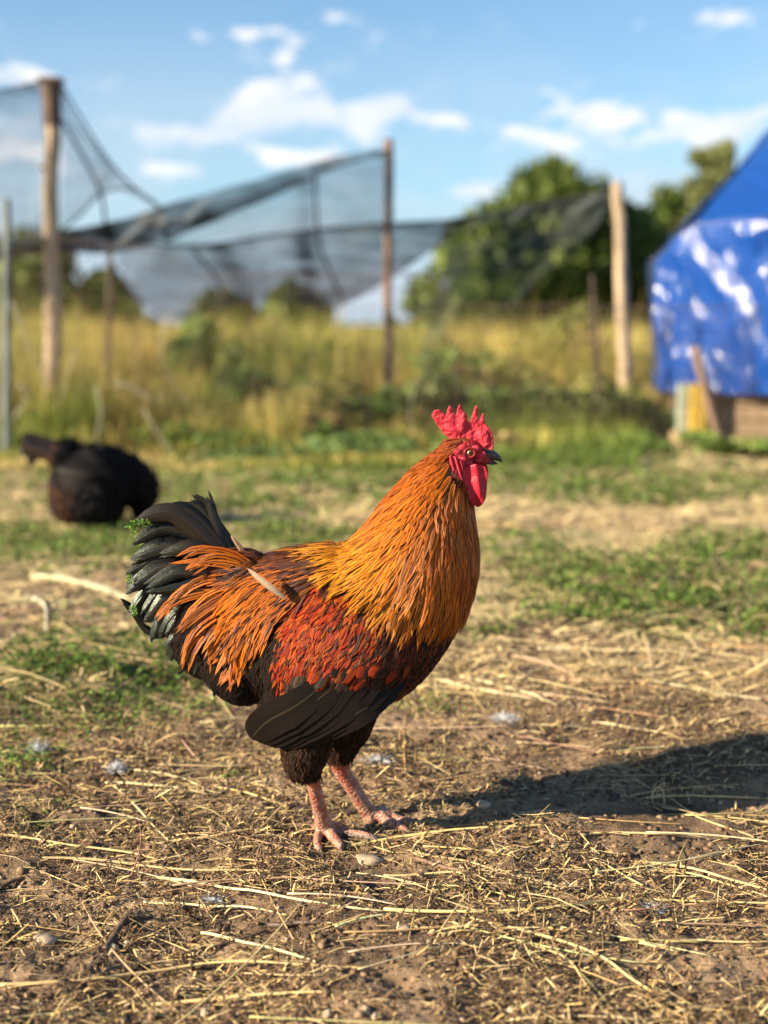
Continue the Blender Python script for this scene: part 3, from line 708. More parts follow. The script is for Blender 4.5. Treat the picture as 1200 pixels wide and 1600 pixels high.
FM_F = feather_mat('fluff_plumage', .8, .15, barb=1.2, trans=.08)

PROF = {'lance': [(0, .30), (.15, .75), (.4, 1), (.7, .82), (.88, .45), (1, .02)],
        'round': [(0, .45), (.2, .85), (.5, 1), (.8, .92), (.93, .62), (1, .12)],
        'blade': [(0, .35), (.1, .7), (.35, 1), (.68, .94), (.86, .66), (1, .06)],
        'fuzz': [(0, .5), (.3, 1), (.6, .8), (.8, .45), (1, .02)]}
def prof(kind, f):
    P = PROF[kind]
    for (a, b_), (c, d) in zip(P, P[1:]):
        if f <= c: return b_ + (d - b_) * (f - a) / (c - a)
    return P[-1][1]
class FB:                                                       # collects feathers into one mesh
    def __init__(s): s.V = []; s.F = []; s.E = []; s.M = []; s.U = []
    def add(s, pts, nrm, hw, kind, edge, mid, cup=.25, across=5, roll=0.0, jag=0.0):
        n = len(pts); o = len(s.V); rr = random.random
        for i in range(n):
            tg = (pts[min(i + 1, n - 1)] - pts[max(i - 1, 0)]).normalized(); nn = nrm[i]; sd = tg.cross(nn).normalized()
            if roll: sd = (sd * math.cos(roll) + nn * math.sin(roll)).normalized(); nn = sd.cross(tg).normalized()
            f = i / (n - 1); w = hw * prof(kind, f) * (1 + jag * (rr() - .5))
            for q in range(across):
                a = 2 * q / (across - 1) - 1
                s.V.append(pts[i] + sd * (w * a) - nn * (cup * w * a * a)); s.U.append(((a + 1) / 2, f)); s.E.append(edge if not callable(edge) else edge(f)); s.M.append(mid if not callable(mid) else mid(f))
        for i in range(n - 1):
            for q in range(across - 1): a = o + i * across + q; s.F.append((a, a + 1, a + across + 1, a + across))
    def build(s, name, mat, parent, kind=None):
        if not s.V: return None
        ob = mesh_obj(name, [tuple(v) for v in s.V], s.F, mat, parent, True, {'edge': s.E, 'mid': s.M}, s.U)
        if kind: ob['kind'] = kind
        return ob
class Bird:
    def __init__(s, YB, V, Fc, flow):
        s.Y = YB; s.k = YB / F; s.V = V; s.F = Fc
        s.bvh = BVHTree.FromPolygons([tuple(v) for v in V], Fc)
        fl = np.array(flow, float); s.fp = fl[:, :2]; s.fd = fl[:, 2:4] / np.linalg.norm(fl[:, 2:4], axis=1)[:, None]
    def px(s, p):                                               # where on the plane of the bird (photo pixels) a body point lies, depth ignored
        r, zz = p.x / s.Y, (p.z - CAMZ) / s.Y
        u = (zz * CP + SP) / (CP - zz * SP); t = s.Y / (CP + u * SP)
        return (600 + F * p.x / t, 800 - F * u)
    def flow(s, x, y):
        d2 = ((s.fp - (x, y)) ** 2).sum(1); w = 1 / (d2 + 60) ** 1.6; v = (s.fd * w[:, None]).sum(0); v /= np.hypot(*v) + 1e-9; return v
    def dirv(s, p):
        x, y = s.px(p); v = s.flow(x, y); a = at(x, y, s.Y); b_ = at(x + v[0] * 5, y + v[1] * 5, s.Y); return (b_ - a).normalized()
    def walk(s, p, n0, length, steps, lift, h0=.0008, jit=0.0, drift=0.0):
        """a feather lying on the body, following its flow; lifts off towards the tip"""
        pts = [p + n0 * h0]; nr = [n0]; cur = p.copy(); nrm = n0.copy(); ds = length / steps; d_prev = None
        for i in range(steps):
            d = s.dirv(cur); 
            if jit: d = (Matrix.Rotation(jit, 3, nrm) @ d)
            d = d - nrm * d.dot(nrm)
            if d.length < .2: d = d + Vector((0, 0, -.3))
            d.normalize()
            if d_prev is not None: d = (d + d_prev * .8).normalized()
            d_prev = d
            nx = cur + d * ds
            loc, nn, idx_, dist = s.bvh.find_nearest(nx, .2)
            if loc is None: loc, nn = nx, nrm
            if dist is not None and dist > .012: loc = loc.lerp(nx, .85); nn = nrm
            nrm = (nrm * .5 + nn * .5).normalized(); cur = loc
            pts.append(cur + nrm * (h0 + lift * ((i + 1) / steps) ** 1.3)); nr.append(nrm)
        return pts, nr
    def sample(s, n, g, zlim=None):
        V = np.array(s.V); 
        if not hasattr(s, 'tri'):
            T = []
            for f in s.F:
                T.append((f[0], f[1], f[2]))
                if len(f) == 4: T.append((f[0], f[2], f[3]))
            s.tri = np.array(T); a, b_, c = V[s.tri[:, 0]], V[s.tri[:, 1]], V[s.tri[:, 2]]; cr_ = np.cross(b_ - a, c - a); s.ar = np.linalg.norm(cr_, axis=1); s.nn = cr_ / (s.ar[:, None] + 1e-12)
            # outward check against the mean of the body
            s.cum = s.ar / s.ar.sum()
        t = g.choice(len(s.tri), n, p=s.cum); r1, r2 = np.sqrt(g.uniform(size=n)), g.uniform(size=n)
        a, b_, c = V[s.tri[t, 0]], V[s.tri[t, 1]], V[s.tri[t, 2]]
        P = a * (1 - r1)[:, None] + b_ * (r1 * (1 - r2))[:, None] + c * (r1 * r2)[:, None]
        return [Vector(p) for p in P], [Vector(q) for q in s.nn[t]]
def jitc(c, g, a=.2):
    k = 1 + g.uniform(-a, a); return tuple(max(0, x * k * (1 + g.uniform(-.06, .06))) for x in c)
def slab(outline, dy, thick, YB, voxel=.0012, smooth_it=3, bulge=None):
    """a fleshy lobe with the given photo outline and real thickness (in photo pixels)"""
    k = YB / F; n = len(outline); V = []
    for s_ in (-1, 1):
        for (x, y) in outline: V.append(at(x, y, YB, (dy + s_ * thick / 2) * k))
    Fc = [tuple(range(n)), tuple(range(2 * n - 1, n - 1, -1))] + [(i, (i + 1) % n, n + (i + 1) % n, n + i) for i in range(n)]
    return fuse([(V, Fc)] if bulge is None else [(V, Fc)] + bulge, voxel, smooth_it)
def flesh_mat(name, c1, c2, sc_=700, rough=.45, bmp=.5, sss=.15):
    m, t, b, o = new_mat(name); v = objco(t)
    vo = N(t, 'ShaderNodeTexVoronoi'); vo.inputs['Scale'].default_value = sc_; t.links.new(v, vo.inputs['Vector'])
    n = noise(t, v, 90, 4); t.links.new(mixc(t, maprange(t, fmath(t, 'ADD', n, fmath(t, 'MULTIPLY', vo.outputs['Distance'], .35)), .4, .9), c1, c2), b.inputs['Base Color'])
    b.inputs['Roughness'].default_value = rough; b.inputs['Specular IOR Level'].default_value = .35
    b.inputs['Subsurface Weight'].default_value = sss; b.inputs['Subsurface Radius'].default_value = (.006, .0015, .001)
    bump(t, b, fmath(t, 'ADD', fmath(t, 'MULTIPLY', vo.outputs['Distance'], -1.0), n), bmp, .0012); return m

# ------------------------------------------------------------------ the rooster
YR = 1.955; KR = YR / F
foot = G(545, 1318)
rooster = empty('rooster', (foot.x, foot.y, foot.z), 'rooster with glossy orange hackles, red comb and black green tail standing on bare ground', 'rooster')
spine = [(322, 985, 20, 14, 0), (345, 985, 62, 42, 0), (385, 985, 96, 66, 0), (440, 985, 118, 86, 0), (500, 985, 128, 98, 0), (560, 978, 128, 100, 0), (612, 935, 114, 96, 0), (637, 900, 101, 90, 0),
         (653, 866, 92, 82, 0), (669, 818, 76, 68, 0), (685, 775, 58, 54, 0), (702, 740, 42, 38, 0), (714, 718, 29, 26, 0), (724, 706, 22, 22, 0)]
pieces = [loft(spine, YR, 70, 40)]
pieces.append(ellipsoid(at(722, 706, YR), (1, 0, .05), 33 * KR, 19 * KR, 23 * KR))             # skull
pieces.append(ellipsoid(at(745, 712, YR), (1, 0, -.35), 24 * KR, 13 * KR, 14 * KR))            # face towards the beak
pieces.append(ellipsoid(at(366, 1036, YR), (.75, 0, -1), 72 * KR, 56 * KR, 52 * KR))         # fluff under the tail
pieces.append(ellipsoid(at(330, 985, YR), (1, 0, .2), 68 * KR, 40 * KR, 80 * KR))
pieces.append(ellipsoid(at(360, 905, YR), (1, 0, .35), 62 * KR, 32 * KR, 38 * KR))            # tail root
for sgn in (-1, 1):
    pieces.append(ellipsoid(at(535, 1000, YR, sgn * 74 * KR), (1, 0, .45), 128 * KR, 40 * KR, 92 * KR))   # folded wing
    pieces.append(ellipsoid(at(468, 1076, YR, sgn * 70 * KR), (1, 0, .75), 74 * KR, 24 * KR, 38 * KR))
# legs: thigh, drumstick, shank and toes
toeP = lambda x, y, r: G(x, y, r * KR)
def wpt(x, y, dy): return at(x, y, YR, dy * KR)
na = toeP(512, 1308, 12); fa = toeP(588, 1283, 11)
nY, fY = na.y, fa.y
near = [wpt(498, 1075, -30), wpt(484, 1130, -44), wpt(478, 1180, -52)]; nl = [(487, 1215), (496, 1250), (505, 1285)]
near_pts = near + [at(x, y, near[-1].y * (1 - f) + nY * f) for (x, y), f in zip(nl, (.3, .6, .9))] + [na]
far = [wpt(555, 1060, 48), wpt(545, 1120, 50), wpt(532, 1170, 48)]; fl_ = [(532, 1197), (552, 1232), (574, 1266)]
far_pts = far + [at(x, y, far[-1].y * (1 - f) + fY * f) for (x, y), f in zip(fl_, (.25, .6, .9))] + [fa]
pieces.append(chain(near_pts, None, [46, 42, 30, 13.0, 12.0, 13.5, 15], YR, 16, True)); pieces.append(chain(far_pts, None, [58, 46, 32, 16, 13, 13.5, 14], YR, 16, True))
pieces.append(ellipsoid(wpt(479, 1156, -46), (0, 0, 1), 40 * KR, 28 * KR, 34 * KR)); pieces.append(ellipsoid(wpt(545, 1135, 44), (0, 0, 1), 50 * KR, 34 * KR, 36 * KR))
TO = []
def toe(pts, rads, dzs=None): 
    P = [toeP(x, y, r) for (x, y), r in zip(pts, rads)]
    TO.append((P, rads)); pieces.append(chain(P, None, rads, YR, 12, True))
toe([(510, 1306), (520, 1316), (529, 1326), (533, 1333)], [14, 9.5, 8.5, 5.5])        # toe pointing at the camera
toe([(512, 1305), (540, 1309), (570, 1313), (592, 1317)], [14, 8.5, 7.5, 4.5])         # toe to the right
toe([(508, 1303), (498, 1312), (496, 1325), (501, 1334)], [13, 8, 7, 4.5])
toe([(508, 1300), (495, 1301), (486, 1302)], [12, 8.5, 7])                            # hind toe
toe([(588, 1281), (604, 1291), (622, 1298), (638, 1303)], [13.5, 9, 8, 5])
toe([(590, 1279), (618, 1286), (642, 1292), (664, 1297)], [13, 8, 7, 4])
toe([(586, 1281), (579, 1290), (573, 1298)], [12, 8, 6])
toe([(588, 1279), (580, 1277), (572, 1276)], [11, 7, 5])
BV, BF = fuse(pieces, .0022, 3)
flow = [(735, 700, -1, .1), (715, 690, -1, .25), (700, 700, -.7, .7), (690, 730, -.5, .85), (650, 740, -.62, .8), (625, 765, -.68, .74), (600, 800, -.72, .7), (575, 830, -.78, .62), (545, 850, -.88, .45), (660, 800, -.35, .95), (700, 800, -.06, 1), (735, 820, .12, 1),
        (640, 880, -.38, .92), (600, 880, -.55, .83), (560, 895, -.72, .7), (690, 900, -.12, 1), (745, 880, .02, 1), (735, 940, -.2, 1), (720, 985, -.35, 1), (680, 1045, -.65, .8), (620, 1100, -.8, .55), (640, 1000, -.5, .85), (690, 960, -.3, .95),
        (515, 920, -.45, .9), (480, 980, -.35, .95), (560, 970, -.45, .85), (620, 960, -.5, .8), (560, 1040, -.62, .75), (500, 1040, -.5, .85), (620, 1040, -.75, .62), (560, 1100, -.85, .5), (480, 1100, -.75, .65), (420, 1130, -.8, .6),
        (500, 862, -.95, .22), (470, 880, -.92, .35), (400, 880, -.95, .22), (340, 885, -1, .12), (300, 885, -1, .15), (440, 920, -.72, .68), (395, 940, -.66, .75), (350, 950, -.68, .72), (290, 930, -.8, .55), (420, 980, -.42, .9), (370, 1000, -.42, .9), (310, 1000, -.5, .85), (440, 1040, -.2, .97),
        (380, 1080, -.35, 1), (320, 1060, -.5, .85), (400, 1110, .1, 1), (470, 1160, -.05, 1), (560, 1150, .05, 1), (590, 1120, -.2, 1), (520, 1130, -.3, 1)]
B = Bird(YR, BV, BF, flow)
# body skin colours: only flesh where the photo shows flesh
bc = np.zeros((len(BV), 3), np.float32)
face_poly = [(700, 700), (712, 692), (735, 686), (760, 690), (785, 705), (785, 730), (760, 745), (730, 748), (712, 745), (702, 728)]
for i, v in enumerate(BV):
    x, y = B.px(Vector(v)); r = random.uniform(.9, 1.1)
    if y > 1188 and 450 < x < 720:
        f = min(1, max(0, (y - 1190) / 90)); n_ = vnoise(np.array([x * .13]), np.array([y * .13]), 3)[0]
        a = np.array((.50, .13, .10)); b_ = np.array((.46, .25, .17)); gcol = np.array((.20, .15, .115))
        c = a * (1 - f) + b_ * f
        if n_ > .1: c = c * .6 + np.array((.58, .36, .26)) * .4
        if n_ < -.3: c = c * .5 + np.array((.42, .08, .06)) * .5
        if x > 536 and y > 1305 or x > 636 and y > 1280: c = gcol
        bc[i] = c
    elif in_poly(x, y, face_poly): bc[i] = np.array((.40, .018, .022)) * r
    elif y < 860: bc[i] = (.20, .06, .012)
    else: bc[i] = (.014, .010, .008)
m, t, b, o = new_mat('skin'); v = objco(t); vo = N(t, 'ShaderNodeTexVoronoi'); vo.inputs['Scale'].default_value = 230; t.links.new(v, vo.inputs['Vector'])
nn_ = noise(t, v, 120, 4)
t.links.new(mixc(t, 1.0, attr(t, 'Col'), mixc(t, maprange(t, fmath(t, 'ADD', nn_, fmath(t, 'MULTIPLY', vo.outputs['Distance'], .5)), .3, .9), (1.25, 1.25, 1.25), (.62, .55, .52)), 'MULTIPLY'), b.inputs['Base Color'])
b.inputs['Roughness'].default_value = .5; b.inputs['Subsurface Weight'].default_value = .1; b.inputs['Subsurface Radius'].default_value = (.004, .001, .0008)
bump(t, b, fmath(t, 'ADD', fmath(t, 'MULTIPLY', vo.outputs['Distance'], -1.6), nn_), .9, .0013)
mesh_obj('body', BV, BF, m, rooster, True, {'Col': bc})
# claws
HORN = simple_mat('claw_horn', (.16, .11, .075), .4, .3, 80, .2, .001)
for P, rads in TO:
    d = (P[-1] - P[-2]).normalized(); r = rads[-1] * KR
    V, Fc = tube([P[-1] - d * r * .5, P[-1] + d * r * 1.3 + Vector((0, 0, -.1 * r)), P[-1] + d * r * 2.4 + Vector((0, 0, -.8 * r))], [r * .75, r * .5, r * .1], 8); mesh_obj('claw', V, Fc, HORN, rooster)
# head furniture
COMB = flesh_mat('comb_flesh', (.62, .035, .055), (.50, .022, .04), 620, .5, .8); WAT = flesh_mat('wattle_flesh', (.50, .012, .03), (.36, .008, .02), 500, .42, .35, .25)
comb_o = [(674, 650), (678, 641), (686, 639), (692, 644), (697, 650), (699, 640), (702, 633), (706, 637), (709, 646), (713, 650), (714, 640), (718, 631), (722, 638), (726, 648), (730, 657), (733, 661), (737, 650), (742, 636), (745, 632), (747, 640), (746, 652), (747, 660), (751, 652), (754, 644), (757, 650),
          (757, 660), (763, 666), (769, 675), (771, 688), (771, 700), (765, 708), (757, 702), (748, 694), (738, 688), (722, 685), (703, 686), (693, 677), (684, 665)]
V, Fc = slab(comb_o, -1, 9, YR, .0010, 3, [ellipsoid(at(708, 672, YR, -3 * KR), (1, 0, -.5), 16 * KR, 7 * KR, 10 * KR, 10), ellipsoid(at(757, 684, YR, -2 * KR), (.3, 0, -1), 18 * KR, 9 * KR, 10 * KR, 10), ellipsoid(at(722, 664, YR, -4 * KR), (.2, 0, 1), 20 * KR, 6 * KR, 8 * KR, 10)])
V = np.array(V); V[:, 1] += .0012 * fbm(V[:, 0], V[:, 2], 160, 2, 4); V[:, 1] += .006 * np.sin((V[:, 2] - V[:, 2].min()) * 60) * .35
mesh_obj('comb', V, Fc, COMB, rooster)
for s_, dy in ((0, -25), (1, 10)):
    wo_ = [(722, 728), (719, 742), (722, 758), (730, 774), (738, 786), (745, 790), (752, 785), (758, 774), (759, 758), (760, 738), (757, 727), (742, 722)]
    if s_: wo_ = [(x + 3, y - 4) for x, y in wo_]
    V, Fc = slab(wo_, dy, 6, YR, .0010, 4, [ellipsoid(at(741, 762, YR, dy * KR), (0, 0, 1), 26 * KR, 6 * KR, 13 * KR, 12)])
    V = np.array(V); V[:, 1] += .0022 * np.sin((V[:, 0]) * 330 + V[:, 2] * 60)
    mesh_obj('wattle', V, Fc, WAT, rooster)
V, Fc = slab([(702, 708), (700, 720), (701, 735), (706, 746), (713, 755), (720, 757), (723, 748), (722, 732), (719, 718), (712, 712)], -27, 8, YR, .0010, 3)
V = np.array(V); V[:, 1] += .0022 * np.sin(V[:, 0] * 900 + V[:, 2] * 260); mesh_obj('earlobe', V, Fc, COMB, rooster)
# cheek folds
ms = MB()
for (x, y, r) in ((716, 722, 6), (722, 716, 5), (738, 724, 6), (748, 722, 5), (712, 704, 5), (722, 694, 5), (746, 698, 6), (754, 706, 6), (730, 730, 6)):
    loc, nn, i_, d_ = B.bvh.find_nearest(at(x, y, YR, -26 * KR)); ms.add(*ellipsoid(loc, (1, 0, .3), r * 1.4 * KR, r * .5 * KR, r * KR, 9), (.5, .02, .03))
ms.build('cheek_folds', COMB, rooster)
BEAK = simple_mat('dark_beak_horn', (.045, .035, .032), .32, .4, 60, .2, .001, .5)
V, Fc = chain([(755, 709), (766, 710), (775, 714), (782, 719), (784, 722)], [0] * 5, [10, 8.5, 6, 3, .8], YR, 14); up_ = mesh_obj('upper_beak', V, Fc, BEAK, rooster)
V, Fc = chain([(755, 718), (764, 721), (771, 723), (777, 724)], [0] * 4, [7, 5, 3.5, 1], YR, 12); mesh_obj('lower_beak', V, Fc, BEAK, rooster)
IRIS = simple_mat('iris', (.30, .15, .07), .2, .3, 400, 0, .001, .6); PUP = simple_mat('pupil', (.01, .008, .008), .1, .1, 10, 0, .001, .8); LID = flesh_mat('eyelid', (.34, .02, .02), (.2, .012, .012), 700, .5, .3)
for sg in (-1, 1):
    hit = B.bvh.ray_cast(at(733, 706, YR, sg * .2), Vector((0, -sg, 0)))
    e = hit[0] + Vector((0, -sg * -.0 , 0)); r = 5.2 * KR; c = e + Vector((0, -sg * r * .35, 0)) * 1
    V, Fc = ellipsoid(c, (1, 0, 0), r, r, r, 16); eye = mesh_obj('eye', V, Fc, IRIS, rooster)
    V, Fc = ellipsoid(c + Vector((.0004, sg * r * .78, 0)), (1, 0, 0), r * .55, r * .3, r * .55, 12); mesh_obj('pupil', V, Fc, PUP, eye)
    V, Fc = tube([e + Vector((math.cos(a) * 8 * KR, sg * .6 * KR, math.sin(a) * 7.2 * KR)) for a in np.linspace(0, 2 * math.pi, 21)], 2.2 * KR, 8, False); mesh_obj('eyelid', V, Fc, LID, rooster)

# --- plumage
g = random.Random(3); ng = np.random.default_rng(3)
P_, N_ = B.sample(74000, ng)
hack = [(700, 684), (722, 686), (716, 700), (700, 712), (702, 740), (718, 762), (735, 790), (752, 820), (756, 870), (750, 895), (700, 905), (650, 905), (600, 880), (565, 868), (520, 858), (500, 850), (560, 810), (600, 770), (650, 710)]
saddle = [(372, 872), (400, 866), (520, 850), (515, 875), (500, 900), (470, 925), (440, 950), (400, 965), (350, 962), (335, 930), (340, 895)]
bow = [(512, 885), (560, 888), (600, 900), (650, 930), (660, 985), (645, 1040), (590, 1055), (520, 1062), (455, 1060), (440, 1020), (470, 930)]
bar = [(440, 1050), (520, 1052), (590, 1045), (645, 1035), (652, 1055), (620, 1070), (560, 1078), (500, 1076), (450, 1070)]
thigh = [(430, 1076), (520, 1080), (600, 1080), (600, 1215), (430, 1215)]
H = []; S = []; stuff_h = FB(); stuff_s = FB(); dark = FB(); fluff = FB(); redp = FB(); cnt = dict(h=0, s=0, d=0, f=0, r=0)
GOLD = (.84, .32, .014); ORNG = (.64, .16, .005); DEEP = (.34, .055, .004); BLK = (.012, .009, .008)
for p, n in zip(P_, N_):
    x, y = B.px(p)
    nearside = n.y < .35
    u = g.random()
    if in_poly(x, y, hack):
        if y < 770 and x < 735: dens = .62
        else: dens = .36
        if u > dens: continue
        tt = min(1, max(0, (y - 690) / 190)); L = (24 + 62 * tt) * KR * g.uniform(.8, 1.2)
        if y < 700: L *= .9
        wd_ = (2.2 + 2.3 * tt) * KR * g.uniform(.8, 1.2)
        back = min(1, max(0, (690 - x) / 130)) * min(1, max(0, (y - 760) / 70)); e = tuple(a * (1 - back) + b_ * back for a, b_ in zip(ORNG, GOLD))
        top_ = min(1, max(0, (735 - y) / 50)); e = tuple(a * (1 - top_) + b_ * top_ for a, b_ in zip(e, (.42, .075, .010)))
        fr = min(1, max(0, (x - 715) / 35)) * min(1, max(0, (y - 800) / 60)); e = tuple(a * (1 - .6 * fr) + b_ * .6 * fr for a, b_ in zip(e, (.22, .05, .010)))
        e = jitc(e, g, .38)
        md = jitc((.20, .034, .003) if g.random() < .6 else (.035, .010, .004), g, .3)
        if y > 870 and g.random() < .4: md = BLK
        pts, nr = B.walk(p, n, L, 6, (3.2 + g.uniform(0, 4.0)) * KR, (1.5 + 5 * tt * g.random()) * KR, g.gauss(0, .10))
        H.append((nearside * (wd_ * L) * g.uniform(.8, 1), pts, nr, wd_, e, md))
    elif in_poly(x, y, saddle):
        if u > .5 or x < 395: continue
        tt = min(1, max(0, (500 - x) / 120)); L = (40 + 50 * tt) * KR * g.uniform(.75, 1.25); wd_ = (2.4 + 1.0 * tt) * KR * g.uniform(.8, 1.15)
        rim = y < 878
        e = jitc((.62, .155, .006) if not rim else (.26, .07, .012), g, .35); md = jitc((.16, .03, .008) if g.random() < .6 else BLK, g, .3)
        if x > 470 and g.random() < .55 or g.random() < .22 or y < 885 and g.random() < .4: e = jitc((.10, .028, .010), g, .3)
        pts, nr = B.walk(p, n, L, 7, (4 + g.uniform(0, 5)) * KR, (2 + 3 * g.random()) * KR, g.gauss(0, .13))
        S.append((nearside * (wd_ * L), pts, nr, wd_, e, md))
    elif in_poly(x, y, bow):
        if u > .36: continue
        L = g.uniform(30, 48) * KR; wd_ = g.uniform(2.6, 4.2) * KR
        e = jitc((.32, .026, .004), g, .4) if g.random() < .62 else jitc((.52, .10, .006), g, .3)
        md = jitc((.30, .028, .004), g, .3)
        dk = (x > 560 and y > 920) * .35 + (x > 605 and y > 930) * .4 + (y < 905) * .35 + (y > 1000) * .3 + .18
        if g.random() < dk: e = jitc((.10, .026, .010), g, .4); md = BLK
        pts, nr = B.walk(p, n, L, 4, g.uniform(1.5, 4.5) * KR, 1.2 * KR, g.gauss(0, .2))
        redp.add(pts, nr, wd_, 'lance', e, md, .08, 5, g.gauss(0, .15), .15)
    elif in_poly(x, y, bar):
        if u > .16: continue
        L = g.uniform(34, 46) * KR; wd_ = g.uniform(7, 9) * KR
        q = g.random(); e, md = (jitc((.30, .036, .006), g, .3), jitc((.14, .02, .006), g)) if q < .38 else (jitc((.05, .024, .012), g), BLK)
        pts, nr = B.walk(p, n, L, 4, 3 * KR, 2.0 * KR, g.gauss(0, .15) + (.0 if sgn else 0)); redp.add(pts, nr, wd_, 'round', e, md, .3, 5)
    elif y > 1188 or in_poly(x, y, face_poly) or (x > 755 and y < 745) or y < 740: continue
    elif in_poly(x, y, thigh) or y > 1120:
        if y > 1168 and u > .8: continue
        L = g.uniform(20, 34) * KR; e = jitc((.085, .038, .016), g, .5) if g.random() < .5 else jitc((.03, .016, .009), g, .4)
        pts, nr = B.walk(p, n, L, 3, g.uniform(1, 4.5) * KR, .8 * KR, g.gauss(0, .3)); fluff.add(pts, nr, g.uniform(1.2, 2.8) * KR, 'fuzz', e, BLK, .2, 3, g.uniform(-.8, .8), .5)
    elif x < 450 and y > 960 or x < 345:
        if u > .85: continue
        L = g.uniform(28, 52) * KR; e = jitc((.024, .013, .008), g, .5)
        pts, nr = B.walk(p, n, L, 4, g.uniform(1, 5) * KR, .8 * KR, g.gauss(0, .22)); fluff.add(pts, nr, g.uniform(1.2, 2.6) * KR, 'fuzz', e, BLK, .2, 3, g.uniform(-.4, .4), .5)
    else:
        if u > .30: continue
        L = g.uniform(22, 34) * KR; wd_ = g.uniform(4.5, 7.0) * KR
        e = jitc((.15, .042, .013), g, .5) if g.random() < .55 else jitc((.035, .018, .010), g, .4)
        if x > 690 and y < 960: e = jitc((.26, .06, .014), g, .4)
        pts, nr = B.walk(p, n, L, 4, g.uniform(1.5, 3.5) * KR, 1.0 * KR, g.gauss(0, .2)); dark.add(pts, nr, wd_, 'round', e, BLK, .3, 5, 0, .2)
def split(L, name, stuffname, mat, kind, cap, lim=300):
    L.sort(key=lambda q: -q[0]); sb = FB()
    idx_ = set(range(lim))
    for i, (sc_, pts, nr, w, e, md) in enumerate(L):
        fb = FB() if i < lim else sb
        fb.add(pts, nr, w, kind, e, md, cap, 5, g.gauss(0, .16), .12)
        if i < lim: fb.build(name, mat, rooster)
    sb.build(stuffname, mat, rooster, 'stuff')
print('hackle', len(H), 'saddle', len(S))
split(H, 'hackle_feather', 'hackle_plumage', FM_H, 'lance', .08)
split(S, 'saddle_feather', 'saddle_plumage', FM_H, 'lance', .1, 200)
redp.build('shoulder_plumage', FM_R, rooster, 'stuff'); dark.build('breast_plumage', FM_F, rooster, 'stuff'); fluff.build('fluff_plumage', FM_F, rooster, 'stuff')
# saddle feathers that hang free over the tail and flank, as drawn by the photograph
def free_feather(name, path, dys, hwpx, kind, e, md, mat, fb=None, cup=.3, roll=0.0, nrm0=Vector((0, -1, 0)), steps=10, parent=None, YB=YR, jag=0.0, tiltz=.15):
    k = YB / F; Q = cr(np.array([(x, y, d) for (x, y), d in zip(path, dys)], float), steps)
    pts = [at(q[0], q[1], YB, q[2] * k) for q in Q]; nr = [(nrm0 + Vector((0, 0, tiltz))).normalized()] * steps
    f = FB(); f.add(pts, nr, hwpx * k, kind, e, md, cup, 7, roll, jag)
    return f.build(name, mat, parent or rooster)
# tail: long black sickles and coverts
TBK = (.008, .0065, .0055); TBR = (.018, .012, .008)
tail = [ # path, half width, depth, roll
 ([(385, 915), (350, 860), (335, 815), (322, 776)], 9, 2), ([(390, 905), (352, 850), (318, 800), (296, 786)], 15, 6), ([(380, 910), (340, 840), (290, 795), (236, 800)], 17, 0),
 ([(380, 915), (330, 850), (270, 800), (212, 812)], 20, -6), ([(375, 915), (330, 860), (262, 825), (207, 850)], 19, 3), ([(372, 915), (318, 868), (258, 850), (205, 872)], 19, -10),
 ([(370, 918), (320, 880), (258, 868), (198, 896)], 20, -3), ([(370, 920), (310, 885), (250, 885), (200, 925)], 19, -14), ([(365, 925), (310, 900), (250, 905), (205, 955)], 20, -6),
 ([(368, 928), (315, 905), (262, 925), (228, 968)], 18, -18), ([(365, 935), (310, 925), (262, 955), (236, 1000)], 18, -9), ([(370, 940), (330, 940), (285, 985), (268, 1030)], 17, -16),
 ([(375, 945), (340, 955), (305, 1005), (292, 1050)], 16, -12), ([(330, 930), (280, 945), (230, 965), (192, 942)], 12, 4), ([(330, 940), (285, 960), (240, 990), (205, 962)], 9, 6),
 ([(372, 905), (338, 868), (300, 850), (252, 862)], 15, -20), ([(375, 912), (330, 890), (290, 885), (232, 915)], 15, -24), ([(372, 930), (335, 915), (300, 935), (262, 985)], 14, -26)]
for i, (path, hw, d) in enumerate(tail):
    e = jitc(TBK, g, .3) if i % 3 else jitc(TBR, g, .3)
    rl = g.uniform(-.35, .25); hw *= .82
    for cpy in range(2):
        jx, jy = g.uniform(-9, 9), g.uniform(-12, 10); p2_ = [(x + jx * f, y + jy * f) for (x, y), f in zip(path, (0, .5, .9, 1))]
        free_feather('tail_feather', p2_, [0, d * .7 + 4, d + 6, d + g.uniform(0, 12)], hw * g.uniform(.5, .85), 'blade', jitc(TBR, g, .3), jitc(TBK, g), FM_T, cup=.4, roll=g.uniform(-.5, .5), steps=18, jag=.35, tiltz=g.uniform(.1, .6))
    free_feather('tail_feather', path, [0, d * .7, d, d + g.uniform(-5, 5)], hw, 'blade', e, jitc(TBR, g), FM_T, cup=.35, roll=rl, steps=18, jag=.22, tiltz=g.uniform(.1, .7))
    if i < 13: # the other half of the tail fan, deeper
        pth = [(x + g.uniform(-8, 12) * f, y + g.uniform(-4, 16) * f) for (x, y), f in zip(path, (0, .4, .8, 1))]
        free_feather('tail_feather', pth, [6, 22, 34, 38], hw * .95, 'blade', e, TBR, FM_T, cup=.3, roll=-rl, steps=12, jag=.08, nrm0=Vector((0, 1, 0)))
